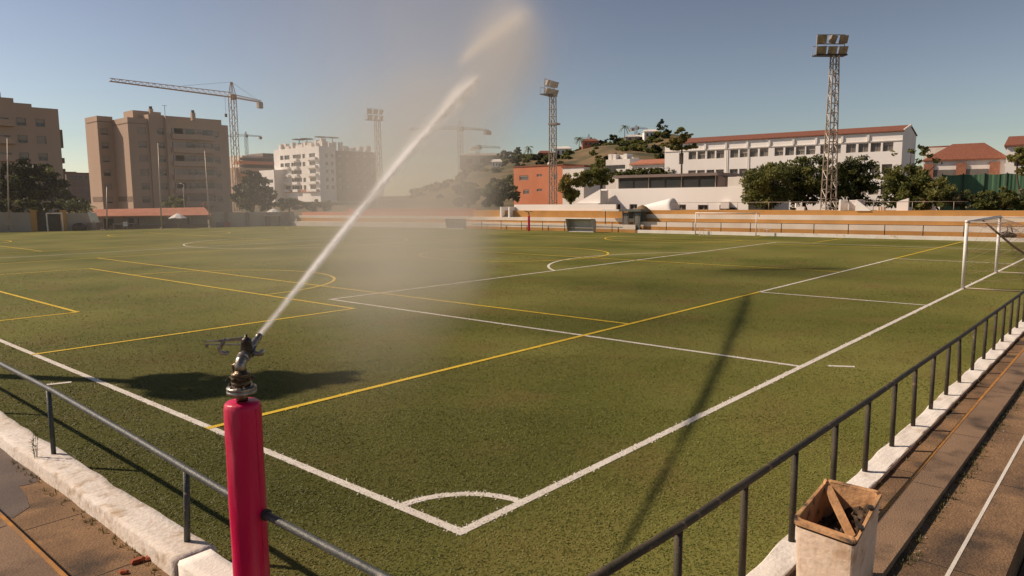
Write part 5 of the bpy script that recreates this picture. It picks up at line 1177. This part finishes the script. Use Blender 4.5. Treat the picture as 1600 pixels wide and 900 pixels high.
for i, (q, h_, m_, lb) in enumerate([(137, .75, 'mauve', 'pinkish chair nearest the white leaning board'), (154, .8, 'mauve', 'brown chair right of the white leaning board'), (193, .7, 'parasol', 'white plastic chair before the clubhouse door')]):
    a = WP(q, -.5); t = thing('chair', lb, 'chair', a, 'chairs by the clubhouse'); mb = MB(); mb.obox(a+Zv*.42, ED*.5, NB*.5, Zv*.05); mb.build('seat', M[m_], t)
    mb = MB(); mb.obox(a+NB*.45+Zv*.47, ED*.5, NB*.05, Zv*.5); mb.build('backrest', M[m_], t)
    for sx_ in (.03, .44):
        for sy_ in (.03, .44):
            mb = MB(); mb.tube([a+ED*sx_+NB*sy_, a+ED*sx_+NB*sy_+Zv*.42], .025, 5); mb.build('leg', M['galv'], t)
a = WP(176, -.1); t = thing('table', 'long grey table with cloth in the clubhouse shade', 'table', a); mb = MB(); mb.obox(a+Zv*.68, ED*2.6, NB*.8, Zv*.06); mb.build('tabletop', M['dugout'], t)
for sx_ in (.1, 2.4):
    for sy_ in (.06, .66):
        mb = MB(); mb.tube([a+ED*sx_+NB*sy_, a+ED*sx_+NB*sy_+Zv*.68], .03, 5); mb.build('leg', M['galv'], t)
a = WP(338, .0); t = thing('advert_board', 'low blue and red board against the grey wall right of the clubhouse', 'board', a)
mb = MB(); mb.obox(a, ED*1.0, NB*.1, Zv*.7); mb.build('blue_panel', pm('board_blue', (.10, .085, .13), None, 2, .6), t); mb = MB(); mb.obox(a+ED*1.01, ED*.75, NB*.1, Zv*.62); mb.build('red_panel', pm('board_red', (.30, .05, .07), None, 2, .6), t)
a = WP(426, -.3); t = thing('shelter', 'dark grey shelter box at the left corner of the far stand', 'shelter', a)
mb = MB(); u_ = ED*1.9; mb.obox(a-ED*.9, ED*.08, NB*1.0, Zv*1.4); mb.obox(a+ED*.92, ED*.08, NB*1.0, Zv*1.4); mb.obox(a-ED*.81, ED*1.72, NB*.0+NB*1.0, Zv*.02); mb.obox(a-ED*.81+NB*.94, ED*1.72, NB*.06, Zv*1.4); mb.build('panel', M['dark'], t)
mb = MB(); mb.obox(a-ED*1.0-NB*.1+Zv*1.402, ED*2.1, NB*1.2, Zv*.08); mb.build('roof', M['grey_wall'], t)
# poles that carry the ball net, street lamp
for (q, yb, yt, dq, lb) in ((16.5, 362, 216, -5, 'tall white net pole in front of the left end wall'), (253, 356, 224, -6, 'tall net pole before the clubhouse, nearer its middle'), (328, 353, 236, -8, 'tall net pole at the right end of the clubhouse'), (168, 358, 292, -1, 'short net pole at the left end of the clubhouse'), (0, 352, 240, 0, 'thin net pole at the very left edge')):
    p_ = WP(q, -1.0); tp_ = dp(q+dq, yt, wdep(q, -1.0)); t = thing('net_pole', lb, 'pole', p_, 'ball net poles at the pitch end')
    mb = MB(); mb.tube([p_, p_.lerp(tp_, .5), tp_], [.09, .075, .055], 10); mb.build('shaft', M['galv'], t, smooth=True)
    mb = MB(); mb.lathe(p_, [(.2, 0), (.2, .1), (.12, .16)], seg=10); mb.build('base_collar', M['grey_wall'], t)
p_ = pz(290, 112); t = thing('street_lamp', 'grey street lamp with curved arm before the apartment block', 'street lamp', p_)
c_ = dp(289, 295, 112); mb = MB(); e_ = dp(281, 286.5, 112); mb.tube([p_, V((p_.x, p_.y, c_.z)), dp(288, 289.5, 112), dp(285, 287, 112), e_], [.1, .07, .06, .05, .05], 8); mb.build('pole', M['galv'], t, smooth=True)
mb = MB(); mb.obox(e_-RT*.5-Zv*.08, RT*.6, FW*.25, Zv*.14); mb.build('lamp_head', M['lamp_body'], t)

# ------------------------------------------------------------------ hill
RID = [(380, 312), (520, 306), (640, 304), (700, 284), (745, 260), (790, 250), (840, 244), (880, 238), (930, 230), (970, 222), (1040, 214), (1150, 216), (1300, 232), (1450, 262), (1560, 280), (1760, 300)]
DR = 420.0
def ridge_y(q): return float(np.interp(q, [r_[0] for r_ in RID], [r_[1] for r_ in RID]))
def hill_z(q, d_):
    zr = hz(q, ridge_y(q)+2, DR); s = (d_-175)/(DR-175)
    if s <= 0: return -.4
    if s <= 1: f_ = s*s*(3-2*s)*.55+s*.45
    else: f_ = max(0, 1-.35*(s-1))
    nz = 1+.05*math.sin(q*.05+d_*.03)+.035*math.sin(q*.021-d_*.05)*math.sin(d_*.017)
    return -.4+(zr+.4)*f_*(nz if s < .95 else 1)
mb = MB(); qs = [380+14*i for i in range(100)]; ds = [175+11*i for i in range(24)]+[450, 500, 580, 700, 900]
for d_ in ds:
    for q in qs: mb.v.append(tuple(pz(q, d_, hill_z(q, d_))))
nq = len(qs); mb.f = [(j*nq+i, j*nq+i+1, (j+1)*nq+i+1, (j+1)*nq+i) for j in range(len(ds)-1) for i in range(nq-1)]; mb.m = [0]*len(mb.f)
tag(mb.build('hill', M['hill'], smooth=True), kind='structure')
def on_hill(q, d_): return pz(q, d_, hill_z(q, d_))
# scrub on the hill: four bushes copied
protos = []
HG = 'scrub bushes on the dry hillside'
for k in range(4):
    b_ = V((0, 0, 0)); t = thing('scrub_bush', 'dark scrub bush on the dry hillside', 'bush', b_, HG)
    crown_mesh('crown', [(0, 0, .9, 2.2, 2.0, 1.0), (1.2, .6, .8, 1.5, 1.4, .8), (-1.2, -.3, .7, 1.3, 1.4, .8)], 520, .55, [['dark', 'deep'], ['dark', 'mid'], ['mid', 'light'], ['deep', 'dark']][k], t, 22, 0, 70+k)
    protos.append(t)
first = [True]*4
for i in range(210):
    q, d_ = rnd.choice([rnd.uniform(640, 1040), rnd.uniform(800, 1045)]), rnd.choice([rnd.uniform(260, 415), rnd.uniform(330, 400), rnd.uniform(395, 418)])
    if 870 < q < 960 and 310 < d_ < 385 and rnd.random() < .8: continue
    k = i % 4; t = protos[k] if first[k] else copy_tree(protos[k]); first[k] = False
    t.location = on_hill(q, d_)-V((0, 0, .3)); s = rnd.uniform(.6, 1.6); t.scale = (s, s, s*rnd.uniform(.7, 1.2)); t.rotation_euler.z = rnd.uniform(0, 6)
for q, yb, h_, lb in ((826, 231, 6, 'small palm left of the white house on the ridge'), (905, 232, 7, 'palm between the white and the pink ridge houses'), (976, 224, 9, 'tallest palm on the ridge below the right small crane')):
    palm('palm_tree', lb, on_hill(q, 408), h_, 3.4, 18, 'dark', 'palms on the ridge')
for q, d_, r_, lb in ((940, 412, 2.6, 'dark tree right of the pink ridge house'), (960, 414, 3.4, 'broad dark tree left of the tallest ridge palm'), (1033, 405, 3.0, 'tall dark cypress clump beside the school roof'), (808, 405, 3.2, 'dark round tree at the left end of the ridge'), (790, 400, 3.0, 'dark tree beside the hazy hilltop flats'), (1000, 412, 2.4, 'dark tree by the pale ridge terrace')):
    p_ = on_hill(q, d_); tree('ridge_tree', lb, p_, [(p_.x, p_.y, p_.z+r_*.9, r_, r_, r_*(1.9 if q == 1033 else .9)), (p_.x-r_, p_.y+r_*.6, p_.z+r_*.6, r_*.7, r_*.7, r_*.6)], 900, .55, ['deep', 'dark'], .3, group='trees along the ridge', clumps=24, limbs=3)
def hut(label, q, yb, w_, h_, d_, wallm, roofm, g=None):
    p_ = on_hill(q, d_); t = thing('hill_house', label, 'house', p_, 'houses on the hill'); u = RT.copy(); u.z = 0; u.normalize(); v = V((-u.y, u.x, 0))
    a = p_-u*w_/2-Zv*1.5; mb = MB(); mb.obox(a, u*w_, v*6, Zv*(h_+1.5)); mb.build('wall', M[wallm], t)
    mb = MB(); a2 = a+Zv*(h_+1.502)-u*.4-v*.4; b2 = a2+u*(w_+.8); c2 = b2+v*6.8; d2 = a2+v*6.8; r0 = (a2+d2)/2+u*w_*.2+Zv*1.4; r1 = (b2+c2)/2-u*w_*.2+Zv*1.4
    mb.add([a2, b2, c2, d2, r0, r1], [(3, 2, 1, 0), (0, 1, 5, 4), (2, 3, 4, 5), (1, 2, 5), (3, 0, 4)]); mb.build('roof', M[roofm], t)
    for k in range(3):
        mb = MB(); mb.obox(p_-u*w_/2+u*(w_*(.15+.28*k))-v*.05+Zv*(h_*.35), u*(w_*.12), v*.045, Zv*(h_*.4)); mb.build('window', M['glass'], t)
hut('orange house on the ridge left of the floodlight', 851, 240, 6.5, 3.6, 398, 'orange_wall', 'tile')
hut('white house on the ridge right of the floodlight', 880, 240, 9, 4.2, 396, 'white', 'white_b')
hut('pink house with red roof on the ridge under the left small crane', 923, 230, 9, 3.5, 405, 'tile_pink', 'tile')
hut('pale house on the ridge near the cypress clump', 1018, 220, 8, 4.0, 400, 'white', 'white_b')
hut('long low pale terrace on the ridge under the right small crane', 994, 224, 12, 2.6, 408, 'grey_wall', 'white_b')
hut('small white house low on the hill left of the orange building', 776, 255, 5, 3, 360, 'white', 'white_b')
hut('wide hazy hilltop flats half hidden by spray', 755, 250, 26, 6, 404, 'grey_wall', 'grey_wall')

# ------------------------------------------------------------------ cranes
def crane(label, q, d_, y_jib, tip_pt, tail_pt, y_peak, w=1.8, mat='crane', base=None, cable=True):
    p_ = V(base) if base else pz(q, d_); zj = hz(q, y_jib, d_); t = thing('tower_crane', label, 'crane', p_, 'tower cranes on the skyline')
    mb = MB(); cs = [V((s*w/2, r_*w/2, 0)) for s, r_ in ((-1, -1), (1, -1), (1, 1), (-1, 1))]; top = V((p_.x, p_.y, zj)); H = zj-p_.z; n_ = max(4, int(H/(w*1.3))); tk = w*.075
    for c_ in cs: mb.tube([p_+c_, top+c_], tk, 4)
    for k in range(n_):
        for i in range(4):
            a, b = (i, (i+1) % 4) if k % 2 else ((i+1) % 4, i); mb.tube([p_+cs[a]+Zv*(H*k/n_), p_+cs[b]+Zv*(H*(k+1)/n_)], tk*.6, 3, False)
    mb.build('mast', M[mat], t)
    def lattice(name, a, b, hh, ww):
        mb = MB(); x = (b-a); L = x.length; x = x.normalized(); sd_ = x.cross(Zv).normalized()
        mb.tube([a-sd_*ww/2, b-sd_*ww*.3], tk*.8, 4); mb.tube([a+sd_*ww/2, b+sd_*ww*.3], tk*.8, 4); mb.tube([a+Zv*hh, b+Zv*hh*.55], tk*.8, 4); m_ = int(L/(hh*1.3)); 
        for k in range(m_):
            s0_, s1_ = k/m_, (k+.5)/m_
            for sg in (-1, 1):
                mb.tube([a.lerp(b, s0_)+sd_*sg*ww*.45*(1-.4*s0_), a.lerp(b, s1_)+Zv*hh*(1-.45*s1_), a.lerp(b, (k+1)/m_)+sd_*sg*ww*.45*(1-.4*s0_)], tk*.5, 3, False)
        mb.build(name, M[mat], t)
    lattice('jib', top, V((tip_pt.x, tip_pt.y, tip_pt.z)), w*.85, w*.8); lattice('counter_jib', top, tail_pt, w*.6, w*.9)
    pk = V((p_.x, p_.y, hz(q, y_peak, d_))); mb = MB()
    for c_ in cs: mb.tube([top+c_, pk+c_*.2], tk, 4)
    mb.build('tower_head', M[mat], t)
    if cable:
        mb = MB(); mb.tube([pk, top.lerp(tip_pt, .45)+Zv*w*.8], .05, 3); mb.tube([pk, tail_pt], .05, 3); mb.build('tie_cable', M['crane_grey'], t)
        mb = MB(); hk = top.lerp(tip_pt, .07); mb.tube([hk, hk-Zv*6], .05, 3); mb.obox(hk-Zv*7+V((-.3, -.3, 0)), X0*.6, Y0*.6, Zv*1.1); mb.build('hook_block', M['dark'], t)
    mb = MB(); e_ = (tail_pt-top).normalized(); mb.obox(tail_pt-e_*1.8-V((0, .8, w*1.15)), e_*2.2, V((0, 1.6, 0)), Zv*w*1.1); mb.build('counterweight', M['grey_wall'], t)
    mb = MB(); mb.obox(top+V((-.8, -1.6, -.9)), X0*1.6, Y0*1.4, Zv*1.7); mb.build('cab', M[mat], t)
crane('big ochre tower crane above the seven storey block', 372.5, 260, 155, dp(172, 127, 218), dp(408, 160, 268), 132, 1.9)
crane('faint distant crane whose jib shows right of the big crane', 390, 520, 213.5, dp(350, 213.5, 505), dp(408, 213.5, 525), 207, 1.6, 'crane_grey', cable=False)
for q, y_j, xa, xb, yp, lb in ((920, 217, 897, 930, 210, 'small crane above the pink ridge house'), (993.5, 200.5, 1012, 986, 196, 'small crane above the long ridge terrace')):
    bs = on_hill(q, 412) if q > 800 else pz(q, 430); c_ = 440
    crane(lb, q, c_, y_j, dp(xa, y_j+1.5, c_), dp(xb, y_j+.3, c_-4), yp, 1.3, 'crane_grey', base=pz(q, c_, bs.z-2), cable=False)
crane('hazy crane mast and jib seen through the spray', 721, 300, 203, dp(640, 203, 300), dp(764, 204, 300), 190, 1.5, 'crane_grey', cable=False)
crane('second hazy crane low in the spray', 748, 330, 231, dp(782, 231.5, 330), dp(738, 231, 330), 226, 1.2, 'crane_grey', cable=False)

# ------------------------------------------------------------------ litter bin
Bc = [at(1238, 811, 1.10), at(1338, 846, 1.10), at(1380, 768, 1.20), at(1289, 748, 1.20)]     # front left, front right, back right, back left
ctr = sum(Bc, V((0, 0, 0)))/4
t = thing('litter_bin', 'battered beige plastic litter bin with stained broken rim beside the railing', 'litter bin', (ctr.x, ctr.y, .45))
def lerp4(k): return [c_+(ctr-c_)*k for c_ in Bc]
def ringpts(corners, rnd_=.045, seg=4):
    out = []
    for i in range(4):
        p_, a, b = corners[i], corners[i-1], corners[(i+1) % 4]; pa = p_+(a-p_).normalized()*rnd_; pb = p_+(b-p_).normalized()*rnd_
        for k in range(seg+1):
            s = k/seg; out.append(pa*(1-s)**2+p_*2*s*(1-s)+pb*s*s)
    return out
outer, inner_ = ringpts(Bc), ringpts(lerp4(.12), .035)
def flat(pts, z_, k): return [V((p_.x+(ctr.x-p_.x)*k, p_.y+(ctr.y-p_.y)*k, z_)) for p_ in pts]
mb = MB(); n_ = len(outer)
low = flat(outer, .45, .13); mid1 = [o-Zv*.055 for o in flat(outer, 0, .045)]; mid1 = [V((m_.x, m_.y, o.z-.055)) for m_, o in zip(mid1, outer)]
mb.add(mid1+low, [(k, k+n_, (k+1) % n_+n_, (k+1) % n_) for k in range(n_)]+[tuple(range(n_, 2*n_))])
mb.build('body', M['bin'], t)
inl = flat(inner_, .66, .10); mb = MB(); mb.add(inner_+inl, [(k, (k+1) % n_, (k+1) % n_+n_, k+n_) for k in range(n_)]); mb.build('liner', M['bin_rim'], t)
mb = MB(); jit = [V((0, 0, rnd.uniform(-.014, .012))) for _ in range(n_)]; R1 = [o+j for o, j in zip(outer, jit)]; R2 = [o+j for o, j in zip(inner_, jit)]; R0 = [V((o.x, o.y, o.z-.028+rnd.uniform(-.010, .006))) for o in outer]
mb.add(R0+R1+R2, [(k, (k+1) % n_, (k+1) % n_+n_, k+n_) for k in range(n_)]+[(k+n_, (k+1) % n_+n_, (k+1) % n_+2*n_, k+2*n_) for k in range(n_)]); mb.build('rim', M['bin_rim'], t)
mb = MB(); N_ = 16; vs = []
for i in range(N_+1):
    for j in range(N_+1):
        a = inl[0]; x_ = i/N_; y_ = j/N_; c4 = [V((c_.x, c_.y, .89)) for c_ in lerp4(.16)]
        p_ = (c4[0]*(1-x_)+c4[1]*x_)*(1-y_)+(c4[3]*(1-x_)+c4[2]*x_)*y_; vs.append(p_+Zv*(.0+.20*y_*(x_**.7)+rnd.uniform(-.03, .035)))
mb.add(vs, [(i*(N_+1)+j, (i+1)*(N_+1)+j, (i+1)*(N_+1)+j+1, i*(N_+1)+j+1) for i in range(N_) for j in range(N_)])
tag(mb.build('rubbish', M['debris'], origin=(ctr.x, ctr.y, .85)), 'dark dirty rubbish lying inside the beige litter bin', 'rubbish')
mb = MB(); a, b = Bc[3]*.86+ctr*.14-Zv*.015, (Bc[1]*.62+Bc[2]*.22+ctr*.16)-Zv*.20; w_ = (b-a).cross(Zv).normalized()*.032
mb.add([a-w_, a+w_, b+w_, b-w_, a-w_-Zv*.02, a+w_-Zv*.02, b+w_-Zv*.02, b-w_-Zv*.02], [(0, 1, 2, 3), (7, 6, 5, 4), (0, 4, 5, 1), (1, 5, 6, 2), (2, 6, 7, 3), (3, 7, 4, 0)]); mb.build('broken_flap', M['bin_rim'], t)
for s_, c_ in ((.2, 'dark'), (.62, 'dark')):
    p_ = Bc[1].lerp(Bc[2], s_)+(ctr-Bc[1].lerp(Bc[2], s_)).normalized()*.02+Zv*.006; mb = MB(); mb.cbox(p_, .06, .04, .012, 20); mb.build('rim_clip', M['iron'], t)

# ------------------------------------------------------------------ light, sky, camera
SUN_AZ, SUN_EL = 122.0, 39.0
sd_ = V((math.cos(R(SUN_AZ))*math.cos(R(SUN_EL)), math.sin(R(SUN_AZ))*math.cos(R(SUN_EL)), math.sin(R(SUN_EL))))
ld = bpy.data.lights.new('sun', 'SUN'); ld.energy = 4.7; ld.angle = R(.9); ld.color = (1.0, .80, .62)
lo = bpy.data.objects.new('sun', ld); COL.objects.link(lo); lo.location = (0, 0, 60); lo.rotation_euler = sd_.to_track_quat('Z', 'Y').to_euler()
w = bpy.data.worlds.new('World'); sc.world = w; w.use_nodes = True; nt = w.node_tree
sky = nt.nodes.new('ShaderNodeTexSky'); sky.sky_type = 'NISHITA'; sky.sun_disc = False; sky.sun_elevation = R(SUN_EL); sky.sun_rotation = R(90-SUN_AZ)
sky.air_density = 1.0; sky.dust_density = .25; sky.ozone_density = 1.2; sky.altitude = 0
hs = nt.nodes.new('ShaderNodeHueSaturation'); hs.inputs['Saturation'].default_value = .62; hs.inputs['Value'].default_value = 1
mx = nt.nodes.new('ShaderNodeMix'); mx.data_type = 'RGBA'; mx.blend_type = 'MULTIPLY'; mx.inputs['Factor'].default_value = 1; mx.inputs['B'].default_value = (.965, .918, .89, 1)
gm = nt.nodes.new('ShaderNodeGamma'); gm.inputs['Gamma'].default_value = 1.7
pre = nt.nodes.new('ShaderNodeVectorMath'); pre.operation = 'SCALE'; pre.inputs['Scale'].default_value = 1/3.4
post = nt.nodes.new('ShaderNodeVectorMath'); post.operation = 'SCALE'; post.inputs['Scale'].default_value = 3.4
nt.links.new(sky.outputs[0], pre.inputs[0]); nt.links.new(pre.outputs[0], gm.inputs['Color']); nt.links.new(gm.outputs[0], post.inputs[0])
nt.links.new(post.outputs[0], hs.inputs['Color']); nt.links.new(hs.outputs[0], mx.inputs['A']); nt.links.new(mx.outputs['Result'], nt.nodes['Background'].inputs['Color'])
nt.nodes['Background'].inputs['Strength'].default_value = .05
cd = bpy.data.cameras.new('camera'); cam = bpy.data.objects.new('camera', cd); COL.objects.link(cam); sc.camera = cam
cd.sensor_width = 36; cd.lens = 36*F/1600; cd.clip_start = .05; cd.clip_end = 12000
from mathutils import Matrix
bk = -FW; cam.matrix_world = Matrix(((RT.x, UP.x, bk.x, CAM.x), (RT.y, UP.y, bk.y, CAM.y), (RT.z, UP.z, bk.z, CAM.z), (0, 0, 0, 1)))
sc.view_settings.view_transform = 'Standard'; sc.view_settings.look = 'None'; sc.view_settings.exposure = .15; sc.view_settings.gamma = 1; sc.view_settings.use_curve_mapping = False
sc.render.engine = 'CYCLES'; cy = sc.cycles
cy.use_denoising = True
try: cy.denoiser = 'OPENIMAGEDENOISE'
except Exception: pass
cy.max_bounces = 8; cy.volume_bounces = 8; cy.transparent_max_bounces = 12; cy.volume_max_steps = 1024
